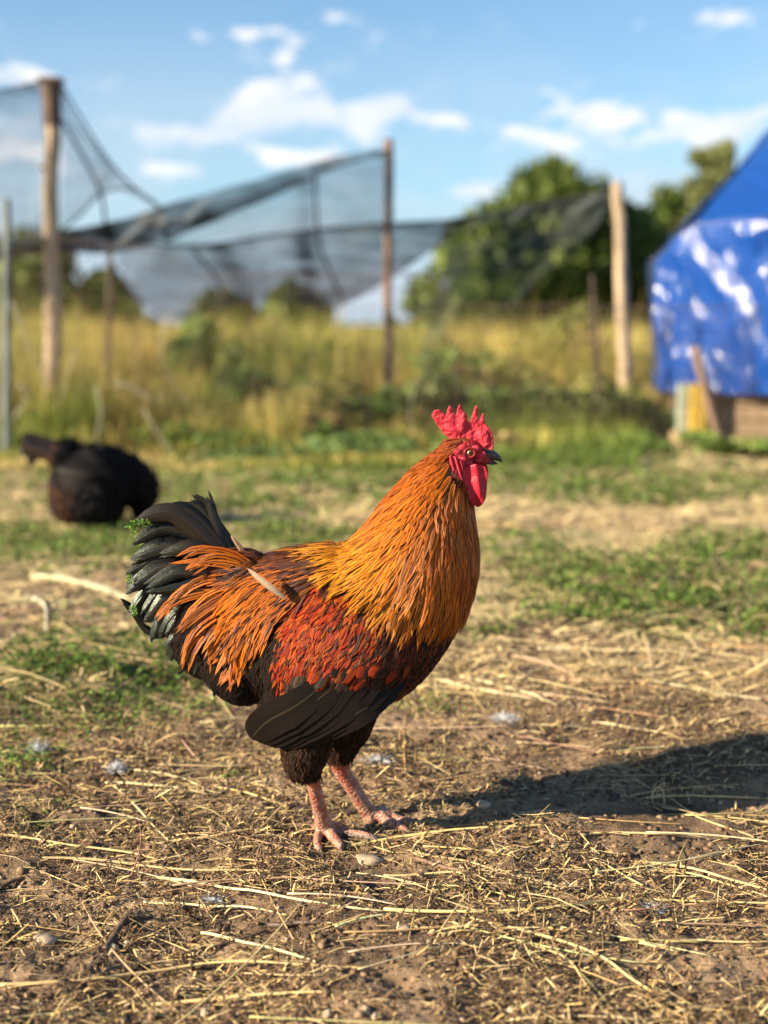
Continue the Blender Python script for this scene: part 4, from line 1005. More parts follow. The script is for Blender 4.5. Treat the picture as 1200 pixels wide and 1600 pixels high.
# green frayed algae-like tufts caught in the tail edge
GRN = attr_mat('green_fleck', .6, .3, .2, .3, 300); mg = MB()
for q in range(420):
    c_ = g.choice([(224, 813, 20, 5), (212, 826, 7, 12), (205, 902, 6, 8), (208, 818, 8, 6), (212, 950, 6, 9)]); p = at(c_[0] + g.gauss(0, c_[2] * .5), c_[1] + g.gauss(0, c_[3] * .5), YR, g.uniform(-26, -12) * KR); r = g.uniform(.6, 1.6) * KR
    d1 = Vector((g.uniform(-1, 1), g.uniform(-1, 1), g.uniform(-1, 1))).normalized() * r * 1.8; d2 = Vector((g.uniform(-1, 1), g.uniform(-1, 1), g.uniform(-1, 1))).normalized() * r
    mg.add([p - d1, p + d2, p + d1, p - d2], [(0, 1, 2, 3)], (.10, .22, .02) if g.random() < .6 else (.2, .33, .04))
tag(mg.build('green_flecks', GRN, rooster, False), kind='stuff')
for path, d, hw in (([(400, 930), (355, 950), (310, 1000), (288, 1062)], -30, 13), ([(405, 935), (365, 960), (330, 1010), (305, 1078)], -34, 13), ([(390, 925), (340, 935), (290, 975), (262, 1030)], -28, 13), ([(385, 920), (330, 925), (275, 955), (240, 1005)], -25, 13), ([(410, 945), (380, 985), (350, 1040), (330, 1098)], -42, 12),
                     ([(400, 920), (350, 905), (295, 915), (245, 950)], -29, 12), ([(395, 915), (345, 895), (300, 892), (250, 915)], -27, 11), ([(415, 950), (392, 1000), (372, 1050), (362, 1100)], -50, 11)):
    hw *= g.uniform(.7, 1.1); path = path[:-1] + [(path[-1][0] + g.uniform(-14, 14), path[-1][1] + g.uniform(-30, -8))]
    free_feather('tail_covert', path, [d * .5, d * .85, d, d + 4], hw, 'blade', jitc(TBK, g, .3), jitc(TBR, g, .3), FM_T, cup=.3, roll=g.uniform(-.3, .3), steps=18, jag=.4)
hang = [([(420, 905), (370, 868), (320, 858), (285, 872)], -36, 4.5), ([(415, 905), (370, 875), (325, 868), (292, 888)], -38, 4), ([(420, 910), (380, 880), (340, 874), (275, 882)], -34, 4), ([(410, 912), (370, 885), (320, 880), (300, 890)], -40, 4),
        ([(400, 915), (340, 900), (290, 915), (253, 958)], -34, 5), ([(380, 920), (330, 920), (280, 935), (255, 962)], -36, 4.5), ([(410, 925), (360, 915), (310, 935), (283, 975)], -42, 5), ([(410, 930), (365, 925), (320, 950), (285, 980)], -44, 5),
        ([(410, 935), (350, 945), (300, 975), (280, 1015)], -44, 5), ([(400, 945), (350, 960), (312, 995), (298, 1035)], -46, 5), ([(415, 940), (365, 960), (330, 1000), (322, 1035)], -50, 5), ([(425, 940), (375, 965), (345, 1015), (328, 1032)], -52, 5),
        ([(430, 940), (385, 975), (360, 1020), (345, 1050)], -56, 5.5), ([(440, 940), (395, 985), (370, 1030), (366, 1062)], -60, 5.5), ([(440, 945), (405, 990), (385, 1020), (352, 1056)], -60, 5), ([(445, 950), (415, 985), (400, 1015), (385, 1032)], -64, 5),
        ([(430, 930), (385, 945), (345, 980), (325, 1010)], -52, 5), ([(450, 960), (430, 1000), (420, 1040), (425, 1062)], -68, 4), ([(455, 960), (440, 1000), (432, 1030), (440, 1050)], -70, 4)]
for i, (path, d, hw) in enumerate(hang):
    for r_ in range(3):
        jx, jy = g.uniform(-9, 14), g.uniform(-11, 9)
        pth = [(x + jx * f, y + jy * f) for (x, y), f in zip(path, (.4, .7, 1, 1))]
        e = jitc((.70, .175, .006), g, .3)
        if i > 16: e = jitc((.34, .05, .01), g, .3)
        free_feather('saddle_feather', pth, [d * .55, d * .85, d, d - 3 + g.uniform(-6, 4)], hw * g.uniform(.7, 1.15), 'lance', e, jitc((.16, .026, .004) if g.random() < .65 else BLK, g, .4), FM_H, cup=.12, roll=g.uniform(-.3, .3), steps=9)
# one stray pale feather standing off the saddle
free_feather('stray_feather', [(452, 918), (432, 902), (412, 887), (395, 873)], [-97, -101, -98, -92], 6, 'lance', (.36, .25, .16), (.46, .34, .24), FM_W, roll=.4)
free_feather('stray_feather', [(395, 885), (380, 860), (368, 842), (362, 835)], [-10, -12, -12, -10], 4, 'lance', (.35, .24, .15), (.2, .1, .05), FM_W)
# wing: folded secondaries and primaries on both sides, coverts above them
for sgn in (-1, 1):
    def body_depth(x, y, default):
        h_ = B.bvh.ray_cast(at(x, y, YR, sgn * .4), Vector((0, -sgn, 0)))
        if h_[0] is None: return default
        return (h_[0].y - YR) / KR
    sec = []
    for i in range(7):
        f = i / 6                                                # the first lies lowest, the last covers the rest
        root_ = (628 - 120 * f, 1044 + 2 * f); tip = (462 - 62 * f, 1136 + 8 * math.sin(f * 2.8) - 8 * f)
        mid1 = (root_[0] * .66 + tip[0] * .34 - 2, root_[1] * .66 + tip[1] * .34 + 6 - 6 * f); mid2 = (root_[0] * .3 + tip[0] * .7 - 6, root_[1] * .3 + tip[1] * .7 + 4 - 8 * f)
        sec.append(([root_, mid1, mid2, tip], 23 + 5 * f))
    for i, (path, hw) in enumerate(sec):
        d0 = body_depth(530, 1050, sgn * 100); ds = [body_depth(*path[0], d0) + sgn * (2 + .4 * i), d0 + sgn * (4 + .5 * i), d0 * .90 + sgn * (2 + .5 * i), d0 * .76 + sgn * .5 * i]
        e = jitc((.012, .008, .006), g, .15)
        free_feather('wing_feather', path, ds, hw, 'round', e, jitc((.011, .008, .006), g, .15), FM_W, cup=.02, nrm0=Vector((0, sgn, 0)), steps=14, tiltz=.02, jag=.10, roll=g.uniform(-.03, .03))
    for row, (n_c, hw, Lc, h0) in enumerate(((17, 7.5, 46, 5.0), (17, 7.0, 40, 6.5), (18, 6.5, 34, 8.0))):
        for i in range(n_c):
            f = i / (n_c - 1); x = 636 - 172 * f + g.uniform(-5, 5); y = 1046 - 17 * row + 22 * f - 14 * math.sin(f * 3.1) + g.uniform(-7, 7)
            h_ = B.bvh.ray_cast(at(x, y, YR, sgn * .4), Vector((0, -sgn, 0)))
            if h_[0] is None: continue
            red = g.random() < (.06, .26, .46)[row]
            e = jitc((.34, .034, .005) if g.random() < .7 else (.30, .07, .008), g, .35) if red else jitc((.045, .023, .012), g, .4)
            md = jitc((.20, .026, .005), g, .3) if red else jitc((.020, .013, .010), g, .2)
            pts, nr = B.walk(h_[0], h_[1], Lc * KR * g.uniform(.8, 1.2), 6, h0 * KR, 1.5 * KR, g.gauss(0, .12))
            fb = FB(); fb.add(pts, nr, hw * KR * g.uniform(.8, 1.2), 'round', e, md, .08, 7, g.gauss(0, .08), .25); fb.build('wing_covert', FM_R, rooster)

# ------------------------------------------------------------------ the black hen behind, head down
YH = 4.47; KH = YH / F
hf = G(150, 822)
hen = empty('hen', (hf.x, hf.y, hf.z), 'black hen with brown underside pecking with lowered head, behind the rooster tail', 'hen')
hs = [(92, 738, 16, 12, 0), (105, 745, 40, 30, 0), (128, 752, 54, 46, 0), (160, 757, 58, 54, 0), (190, 760, 50, 48, 4), (210, 768, 36, 36, 16), (218, 788, 22, 22, 34), (214, 808, 13, 13, 44), (210, 818, 10, 10, 50)]
hp = [loft(hs, YH, 40, 26), ellipsoid(at(118, 785, YH), (1, 0, -.3), 36 * KH, 34 * KH, 30 * KH), ellipsoid(at(105, 712, YH), (1, 0, .4), 26 * KH, 22 * KH, 22 * KH), ellipsoid(at(212, 822, YH, 48 * KH), (.2, 0, -1), 13 * KH, 9 * KH, 10 * KH, 12)]
for x, dy in ((138, -18), (152, 20)):
    fp = at(x + 4, 822, YH, dy * KH); fp.z = gh(fp.x, fp.y) + 3 * KH
    hp.append(chain([at(x - 4, 785, YH, dy * KH), at(x, 805, YH, dy * KH), fp], None, [20, 9, 4.5], YH, 10, True))
    for dx in (-6, 4, 14): q = fp + Vector((dx * KH, -6 * KH, 0)); q.z = gh(q.x, q.y) + 2 * KH; hp.append(chain([fp, fp.lerp(q, .5), q], None, [4, 3, 2], YH, 8, True))
HV, HF = fuse(hp, .006, 2)
Bh = Bird(YH, HV, HF, [(100, 700, -1, -.4), (110, 740, -1, .2), (150, 710, -.95, -.2), (180, 740, -.9, .2), (210, 780, -.6, -.5), (130, 780, -.8, .6), (100, 770, -.6, .8), (160, 790, -.8, .4), (190, 720, -.9, -.2)])
hm = attr_mat('hen_skin', .8, .2, 0, .2, 30)
mesh_obj('body', HV, HF, hm, hen, True, {'Col': [(.012, .011, .012)] * len(HV)})
fbh = FB(); P_, N_ = Bh.sample(2600, ng)
for p, n in zip(P_, N_):
    x, y = Bh.px(p)
    if y > 812: continue
    br = (x < 135 and y > 745) or x < 100
    e = jitc((.085, .035, .018), g, .5) if br and g.random() < .75 else jitc((.012, .011, .013), g, .4)
    pts, nr = Bh.walk(p, n, g.uniform(14, 30) * KH, 4, g.uniform(2, 11) * KH, .8 * KH, g.gauss(0, .4)); fbh.add(pts, nr, g.uniform(2.5, 5.5) * KH, 'fuzz', e, BLK, .3, 3, g.uniform(-.6, .6), .4)
fbh.build('body_plumage', FM_F, hen, 'stuff')
for i in range(16):
    f = (i % 9) / 8; tip = (22 + 40 * abs(f - .35) + g.uniform(-4, 10), 682 + 44 * f + g.uniform(-5, 5))
    free_feather('tail_feather', [(112, 712), (80, 700 + 10 * f), (50, 690 + 18 * f), tip], [(-8 + 2 * i)] * 4, 13, 'blade', jitc((.03, .018, .013), g, .3), BLK, FM_T, parent=hen, YB=YH, roll=g.uniform(-.3, .3), steps=7)
for i in range(7):
    f = i / 6; free_feather('wing_feather', [(185 - 20 * f, 735 + 12 * f), (150, 738 + 14 * f), (118, 735 + 18 * f), (98 + 8 * f, 728 + 26 * f)], [-50, -56, -50, -40], 9, 'blade', jitc((.02, .014, .012), g, .3), BLK, FM_W, parent=hen, YB=YH, steps=7)
q = at(214, 830, YH, 52 * KH); V, Fc = tube([q + Vector((0, 0, .02)), q, q + Vector((.004, 0, -.02))], [.008, .006, .001], 8); mesh_obj('beak', V, Fc, BEAK, hen)
V, Fc = ellipsoid(at(226, 818, YH, 46 * KH), (.2, 0, 1), 9 * KH, 3 * KH, 4 * KH, 10); mesh_obj('comb', V, Fc, COMB, hen)
# ------------------------------------------------------------------ litter on the soil
LIT = attr_mat('dry_litter', .75, .25, 0, .25, 120, .3)
STRAW = attr_mat('straw', .55, .4, .08, .22, 60, .4)
g = np.random.default_rng(77)
def px_of(x, y): return 600 + F * x / (y * CP + (CAMZ - base_h(y)) * SP)
def py_of(x, y):
    dz = base_h(y) - CAMZ; fwd = y * CP - dz * SP; up = y * SP + dz * CP
    return 800 - F * up / fwd
def weed_density(x, y):
    """how green the ground is there; patches stand where the photograph shows them"""
    px, py = px_of(x, y), py_of(x, y); d = np.zeros_like(px)
    for (cx, cy, rx, ry, s) in ((140, 1070, 290, 85, 1.15), (30, 1170, 110, 60, .8), (60, 1280, 130, 60, .5), (130, 850, 260, 45, 1.0), (450, 845, 130, 32, .9), (1010, 940, 260, 60, 1.25), (880, 900, 120, 50, .9), (1120, 870, 140, 40, .9), (680, 1110, 90, 30, .6), (820, 860, 100, 30, .7),
                                (740, 1000, 60, 30, .5), (1100, 1045, 60, 30, .4), (1000, 770, 260, 30, .55), (400, 790, 300, 30, .45), (600, 760, 700, 22, .6), (370, 1210, 60, 20, .6), (600, 1200, 50, 16, .3), (820, 1400, 45, 14, .3), (190, 1390, 60, 14, .15), (860, 1160, 40, 14, .2)):
        d = np.maximum(d, s * np.exp(-(((px - cx) / rx) ** 2 + ((py - cy) / ry) ** 2) * 1.1))
    return d + .18 * fbm(x, y, 5, 3, 41) + .10 * (py < 1000)
pal = np.array([(.62, .44, .17), (.74, .56, .26), (.38, .24, .10), (.19, .11, .055), (.085, .05, .03), (.04, .027, .018), (.50, .36, .20)])
def chips(n, y0, y1, l0, l1, w0, w1, wts, xm=1.25, lift=.003, tilt=.25, bias=1.0):
    y = y0 + (y1 - y0) * g.uniform(0, 1, n) ** bias; x = g.uniform(-1, 1, n) * (600 / F) * (y + .1) * xm
    # litter gathers in drifts
    px_, py_ = px_of(x, y), py_of(x, y); bare = sum(s_ * np.exp(-((px_ - a_) / b_) ** 2 - ((py_ - c_) / d_) ** 2) for a_, c_, b_, d_, s_ in ((1050, 1300, 150, 35, 1.1), (1080, 1540, 160, 60, .8), (640, 1470, 110, 35, .7), (840, 1270, 90, 22, .8), (950, 1160, 160, 35, .5), (700, 1560, 90, 40, .5)))
    keep = (fbm(x, y, 7, 3, 51) + g.uniform(-.8, .9, n)) > -.25 + bare; x, y = x[keep], y[keep]; n = len(x)
    an = g.normal(0, .75, n) + np.where(g.uniform(0, 1, n) < .35, g.uniform(0, 3.14, n), 0); L = g.uniform(l0, l1, n) * g.uniform(.4, 1, n); w = g.uniform(w0, w1, n)
    ti = g.normal(0, tilt, n); d = np.stack([np.cos(an) * np.cos(ti), np.sin(an) * np.cos(ti), np.sin(ti)], -1); s = np.stack([-np.sin(an), np.cos(an), np.zeros(n)], -1)
    s = s * np.cos(.3) ; up = np.cross(d, s)
    c = np.stack([x, y, ground_h(x, y) + g.uniform(.0003, lift, n) + np.abs(np.sin(ti)) * L * .4], -1)
    bend = up * (g.uniform(-.04, .08, n) * L)[:, None]
    rows = []
    for q, ww in ((-.5, .6), (0, 1), (.5, .55)):
        cc = c + d * (L * q)[:, None] + bend * (1 - abs(q) * 2)
        hw = (w * ww * .5)[:, None]
        rows += [cc - s * hw, cc + up * hw * .9, cc + s * hw]
    V = np.stack(rows, 1).reshape(-1, 3); base = (np.arange(n) * 9)[:, None, None]
    q = np.array([[0, 1, 4, 3], [1, 2, 5, 4], [3, 4, 7, 6], [4, 5, 8, 7]])[None]
    ci = g.choice(len(pal), n, p=np.array(wts) / sum(wts)); cv = pal[ci] * g.uniform(.7, 1.25, n)[:, None]
    far_ = np.clip((y - 2.3) / .8, 0, 1)[:, None]; cv = cv * (1 - .28 * far_) + np.array((.60, .50, .30)) * .28 * far_
    return V, (base + q).reshape(-1, 4), np.repeat(cv, 9, 0)
V, Q, C = merge([chips(70000, 1.30, 3.0, .005, .022, .0009, .0034, (2.2, 1.8, 5, 9, 9, 7, 3.2), tilt=.6, lift=.006), chips(10000, 1.30, 3.0, .015, .05, .0009, .0030, (6, 4, 5, 5, 5, 3, 4), tilt=.3, lift=.006), chips(4200, 1.3, 3.2, .04, .10, .0009, .0022, (7, 5, 3, 2, 2, 1, 3), lift=.006, tilt=.08),
                 chips(34000, 2.6, 5.0, .02, .07, .002, .006, (8, 8, 5, 3, 2, 1, 6)), chips(22000, 4.6, 8.2, .04, .12, .003, .010, (8, 8, 4, 2, 1, 1, 6)), chips(1500, 2.5, 6.5, .12, .35, .002, .005, (7, 7, 2, 1, 0, 0, 4), lift=.015, tilt=.05)])
tag(mesh_obj('chopped_litter', V, Q, LIT, None, True, {'Col': C}), 'chopped straw, bark chips and dead stems strewn over the soil', 'litter', kind='stuff')
# crumbs of soil
def crumbs(n, y0, y1, r0, r1):
    y = g.uniform(y0, y1, n); x = g.uniform(-1, 1, n) * (600 / F) * (y + .1) * 1.08; r = r0 + (r1 - r0) * g.uniform(0, 1, n) ** 3
    ico = np.array([(0, 0, 1), (.89, 0, .45), (.28, .85, .45), (-.72, .53, .45), (-.72, -.53, .45), (.28, -.85, .45), (.72, .53, -.45), (-.28, .85, -.45), (-.89, 0, -.45), (-.28, -.85, -.45), (.72, -.53, -.45), (0, 0, -1)])
    fc = np.array([(0, 1, 2), (0, 2, 3), (0, 3, 4), (0, 4, 5), (0, 5, 1), (1, 6, 2), (2, 7, 3), (3, 8, 4), (4, 9, 5), (5, 10, 1), (2, 6, 7), (3, 7, 8), (4, 8, 9), (5, 9, 10), (1, 10, 6), (6, 11, 7), (7, 11, 8), (8, 11, 9), (9, 11, 10), (10, 11, 6)])
    J = 1 + g.uniform(-.3, .3, (n, 12)); V = ico[None] * J[:, :, None] * r[:, None, None] * np.stack([g.uniform(.8, 1.4, n), g.uniform(.8, 1.4, n), g.uniform(.5, .9, n)], -1)[:, None]
    V = V + np.stack([x, y, ground_h(x, y) + r * .2], -1)[:, None]
    base = (np.arange(n) * 12)[:, None, None]
    cc = np.array([(.20, .12, .066), (.13, .08, .046), (.28, .18, .10), (.08, .055, .04)])[g.integers(0, 4, n)]
    return V.reshape(-1, 3), (base + fc[None]).reshape(-1, 3), np.repeat(cc, 12, 0)
V1, Q1, C1 = crumbs(15000, 1.3, 3.2, .001, .006)
tag(mesh_obj('soil_crumbs', V1, Q1, LIT, None, False, {'Col': C1}), 'small crumbs of soil and grit between the straw', 'soil crumbs', kind='stuff')

# ------------------------------------------------------------------ low green weeds
def weeds(n, y0, y1, size, thr=.3, h=.03):
    y = g.uniform(y0, y1, n); x = g.uniform(-1, 1, n) * (600 / F) * (y + .1) * 1.2
    k = weed_density(x, y) > g.uniform(thr, thr + .75, n); x, y = x[k], y[k]; n = len(x)
    cl = np.maximum(.15, fbm(x, y, 14, 2, 61) + .6)
    z = ground_h(x, y) + g.uniform(0, 1, n) * h * cl
    an = g.uniform(0, 2 * np.pi, n); el = g.uniform(-.3, .9, n); L = size * g.uniform(.5, 1.4, n); w = L * g.uniform(.22, .5, n)
    d = np.stack([np.cos(an) * np.cos(el), np.sin(an) * np.cos(el), np.sin(el)], -1); s = np.stack([-np.sin(an), np.cos(an), g.uniform(-.5, .5, n)], -1)
    up = np.cross(d, s)
    P = np.stack([x, y, z], -1)
    V = np.stack([P, P + d * (L * .5)[:, None] - s * w[:, None] * .5 + up * (w * .2)[:, None], P + d * L[:, None] - up * (L * .15)[:, None], P + d * (L * .5)[:, None] + s * w[:, None] * .5 + up * (w * .2)[:, None]], 1).reshape(-1, 3)
    palw = np.array([(.13, .22, .035), (.20, .30, .06), (.08, .15, .025), (.28, .36, .09), (.40, .42, .14)])
    cv = palw[g.choice(5, n, p=(.3, .3, .2, .14, .06))] * g.uniform(.75, 1.25, n)[:, None]
    return V, np.arange(4 * n).reshape(n, 4), np.repeat(cv, 4, 0)
WEED = attr_mat('weed_leaf', .5, .35, .3, .2, 60)
V, Q, C = merge([weeds(100000, 1.35, 3.0, .012, .30, .018), weeds(72000, 2.7, 5.2, .020, .26, .03), weeds(62000, 4.8, 8.0, .030, .12, .05)])
tag(mesh_obj('low_weeds', V, Q, WEED, None, False, {'Col': C}), 'patches of low green weeds growing through the straw', 'weeds', kind='stuff')
# thin grass among them
y = g.uniform(1.5, 7.5, 16000); x = g.uniform(-1, 1, 16000) * (600 / F) * (y + .1) * 1.25; k = weed_density(x, y) > g.uniform(.25, .9, 16000); x, y = x[k], y[k]; n = len(x)
cv = np.array([(.09, .16, .03), (.16, .21, .05), (.36, .29, .11)])[g.integers(0, 3, n)] * g.uniform(.8, 1.2, n)[:, None]
V, Q, C = blades(np.stack([x, y, ground_h(x, y)], -1), g.uniform(.012, .05, n) * (.6 + .12 * y), g.uniform(.0012, .003, n) * (.6 + .2 * y), cv, g, .9)
tag(mesh_obj('short_grass', V, Q, GRASS, None, False, {'Col': C}), 'thin blades of short grass in the weedy patches', 'grass', kind='stuff')

# ------------------------------------------------------------------ straw stalks: the long ones the photograph shows, then the loose ones
rs = random.Random(12)
def stalk(path, r, colr, label, group=None, lift=.006, n=26, name='straw_stalk'):
    if len(path) < 3: path = [path[0], ((path[0][0] + path[1][0]) / 2 + rs.uniform(-6, 6), (path[0][1] + path[1][1]) / 2 + rs.uniform(-3, 3)), path[1]]
    r *= 1.0; Q = cr(np.array(path, float), n); P = []
    ph = rs.uniform(0, 6)
    for i, q in enumerate(Q):
        P.append(G(q[0], q[1], 0))
    zs = np.array([p.z for p in P]); zp = np.pad(zs, 4, mode='edge'); zm = np.array([.5 * zp[i:i + 9].mean() + .5 * zp[i:i + 9].max() for i in range(n)]); zm = np.convolve(np.pad(zm, 3, mode='edge'), np.ones(7) / 7, 'valid')
    ys = np.convolve(np.pad(np.array([p.y for p in P]), 3, mode='reflect', reflect_type='odd'), np.ones(7) / 7, 'valid')
    for i, p in enumerate(P): u = i / (n - 1); p.x *= ys[i] / p.y; p.y = ys[i]; p.z = zm[i] + r + lift * .35 * math.sin(math.pi * u)
    rad = [r * (1.12 - .45 * i / (n - 1)) for i in range(n)]
    for kn in (rs.randint(4, 9), rs.randint(12, 20)): rad[kn] *= 1.25
    V, Fc = tube(P, rad, 7); V = [Vector((v.x, v.y, v.z)) for v in V]
    c = [tuple(a * rs.uniform(.96, 1.04) for a in colr)] * len(V)
    cc_ = P[n // 2]; o = mesh_obj(name, [v - cc_ for v in V], Fc, STRAW, None, True, {'Col': c}); o.location = cc_
    return tag(o, label, 'straw stalk' if name == 'straw_stalk' else 'twig', group)
S1, S2, S3 = (.78, .58, .25), (.62, .44, .20), (.80, .65, .35)
long_ = [([(0, 1306), (60, 1317), (120, 1326), (245, 1345)], .0019, S1, 'long golden straw running from the left edge down to a crossing left of the rooster'),
 ([(65, 1342), (180, 1352), (300, 1367), (425, 1362)], .0019, S2, 'straw bowed along the ground below the left edge straws, ending under the feet'),
 ([(240, 1372), (330, 1390), (425, 1405), (600, 1430)], .0020, S3, 'bright long straw slanting down to the right below the rooster feet'),
 ([(225, 1412), (330, 1422), (450, 1431)], .0017, S3, 'short bright straw lying just under the long slanting one'),
 ([(265, 1317), (330, 1312), (390, 1300), (492, 1289)], .0016, S1, 'straw reaching from the left behind the near foot of the rooster'),
 ([(170, 1222), (215, 1268), (265, 1320)], .0015, S3, 'thin straw slanting down from the white fluff to the long straw tips'),
 ([(315, 1460), (400, 1483), (495, 1505)], .0018, S3, 'pale straw slanting down to the right across the lower middle soil'),
 ([(0, 1542), (175, 1536), (350, 1515), (570, 1515)], .0020, S2, 'long dull straw bowed along the lower left edge'),
 ([(225, 1575), (380, 1566), (515, 1552)], .0021, S1, 'thick golden straw near the bottom edge, left of the middle'),
 ([(330, 1230), (390, 1245), (450, 1263)], .0015, S1, 'straw slanting towards the near shank from the upper left'),
 ([(345, 1222), (400, 1228), (450, 1245)], .0012, S2, 'thin straw just above the one by the near shank'),
 ([(540, 1327), (600, 1318), (700, 1305), (860, 1290)], .0021, S1, 'long golden straw lying right in front of the rooster toes'),
 ([(520, 1275), (555, 1268), (592, 1262)], .0016, S1, 'short straw lying across between the two legs'),
 ([(600, 1372), (680, 1370), (750, 1370), (870, 1391)], .0015, S2, 'straw with a frayed end under the right foot'),
 ([(650, 1335), (740, 1355), (830, 1378)], .0015, S2, 'thin straw crossing over the frayed straw on the right'),
 ([(600, 1429), (810, 1429), (950, 1415), (1030, 1410), (1215, 1420)], .0020, S1, 'longest straw, running level to the right edge of the ground'),
 ([(735, 1435), (830, 1465), (920, 1492), (980, 1530), (1085, 1600)], .0018, S1, 'long bent straw descending to the bottom right corner'),
 ([(830, 1475), (850, 1490), (885, 1500), (915, 1545), (960, 1600)], .0016, S2, 'curled straw hooking down to the bottom edge on the right'),
 ([(985, 1348), (1060, 1358), (1130, 1375), (1210, 1398)], .0020, S1, 'straw slanting to the right edge above the longest straw'),
 ([(1000, 1362), (1090, 1372), (1210, 1410)], .0017, S2, 'second straw slanting to the right edge beside its twin'),
 ([(1035, 1263), (1070, 1275), (1105, 1285), (1178, 1314)], .0016, S2, 'crooked straw at the lower border of the rooster shadow'),
 ([(920, 1306), (980, 1305), (1040, 1308), (1110, 1315)], .0015, S1, 'level straw on the bare mound at the right'),
 ([(925, 1130), (990, 1141), (1055, 1152)], .0017, S3, 'pale straw above the rooster shadow, right of the bare patch'),
 ([(838, 1134), (880, 1138), (922, 1141)], .0016, S3, 'short pale straw left of the straw above the shadow'),
 ([(800, 1152), (825, 1146), (848, 1148)], .0018, S3, 'short bent pale straw near the far edge of the bare patch'),
 ([(1040, 1474), (1120, 1477), (1215, 1475)], .0015, S1, 'thin level straw at the lower right edge'),
 ([(985, 1473), (1020, 1482), (1058, 1490)], .0014, S1, 'short thin straw just left of the thin level straw'),
 ([(1010, 1250), (1100, 1248), (1215, 1252)], .0019, S2, 'grey straw sheaf stalk lying at the end of the shadow'),
 ([(60, 1005), (150, 1030), (250, 1045)], .0020, S2, 'blurred straw lying in front of the weeds at the left'),
 ([(50, 905), (120, 915), (200, 940)], .0075, (.52, .46, .28), 'broad flattened straw stem, the upper one at the left behind the tail'),
 ([(90, 900), (160, 930), (245, 950)], .006, (.5, .45, .28), 'broad flattened straw stem, the lower one at the left behind the tail'),
 ([(40, 935), (70, 950), (72, 990)], .004, (.6, .56, .4), 'bent blurred straw standing at the left edge of the pale stems'),
 ([(660, 1062), (760, 1085), (860, 1100)], .0035, (.6, .47, .26), 'long blurred straw slanting away from the rooster breast'),
 ([(720, 1060), (800, 1080), (870, 1105)], .0028, (.6, .5, .3), 'blurred straw crossing behind the slanting one by the breast'),
 ([(800, 1028), (850, 1040), (900, 1060)], .0042, (.42, .28, .16), 'brown blurred stem lying on the soil behind the breast'),
 ([(840, 1015), (950, 1022), (1060, 1018)], .0026, (.62, .54, .34), 'level blurred straw in front of the right green patch'),
 ([(1010, 1065), (1100, 1085), (1190, 1095)], .0026, (.6, .5, .3), 'blurred straw near the right edge above the shadow'),
 ([(640, 1330), (660, 1345), (700, 1362)], .0013, S2, 'fine straw bent under the far toes'),
 ([(160, 1200), (260, 1215), (330, 1240)], .0018, S3, 'tuft straw spreading right from the second white fluff, upper one'),
 ([(165, 1225), (250, 1232), (340, 1246)], .0018, S3, 'tuft straw spreading right from the second white fluff, lower one')]
for a in long_: stalk(a[0], a[1], a[2], a[3])
loop = [G(1020, 1262), G(1021, 1262), G(1030, 1262), G(1038, 1262)]
P = cr(np.array([(1022, 1262), (1019, 1244), (1026, 1231), (1036, 1235), (1038, 1260)], float), 20); Yl = G(1028, 1262).y
W = [at(x, y, Yl) for x, y in P]; V, Fc = tube(W, .0011, 7); o = mesh_obj('straw_stalk', [v - W[10] for v in V], Fc, STRAW, None, True, {'Col': [S2] * len(V)}); o.location = W[10]; tag(o, 'curled straw standing up as a small loop in the rooster shadow', 'straw stalk')
# loose stalks: the 200 largest each on its own, spread by hand of chance
def loose(i):
    near = rs.random() < .72
    yy = rs.uniform(1.36, 2.7) if near else rs.uniform(2.7, 4.6); xx = rs.uniform(-1, 1) * 600 / F * yy * 1.05
    L = rs.uniform(.06, .20) * rs.choice((1, 1.3, 2.0)) if near else rs.uniform(.08, .3); an = rs.gauss(0, .35) if rs.random() < .75 else rs.uniform(0, 3.1); r = rs.uniform(.0007, .0015) * (1 if near else 1.5)
    bend = rs.uniform(-.07, .07) * L; n = 12; P = []
    if abs(xx) < .09 and 1.85 < yy < 2.05: yy += .3
    for k in range(n):
        u = k / (n - 1) - .5; x = xx + math.cos(an) * L * u - math.sin(an) * bend * (1 - 4 * u * u); y = yy + math.sin(an) * L * u + math.cos(an) * bend * (1 - 4 * u * u)
        P.append(Vector((x, y, gh(x, y))))
    zs = [p.z for p in P]; z0_, z1_ = zs[0], zs[-1]; up_ = max(z - (z0_ + (z1_ - z0_) * k / (n - 1)) for k, z in enumerate(zs))
    for k, p in enumerate(P): u = k / (n - 1); p.z = z0_ + (z1_ - z0_) * u + r + up_ * .85 + .002 * math.sin(math.pi * u)
    V, Fc = tube(P, [r * (1.1 - .4 * k / n) for k in range(n)], 5); c = rs.choice((S1, S2, S3, (.40, .27, .13), (.30, .20, .11), (.48, .36, .2))); c = tuple(a * rs.uniform(.8, 1.15) for a in c)
    q = P[n // 2]; o = mesh_obj('straw_stalk', [v - q for v in V], Fc, STRAW, None, True, {'Col': [c] * len(V)}); o.location = q
    tag(o, 'loose straw lying in the litter, one of many alike', 'straw stalk', 'loose straws scattered over the soil')
for i in range(230): loose(i)
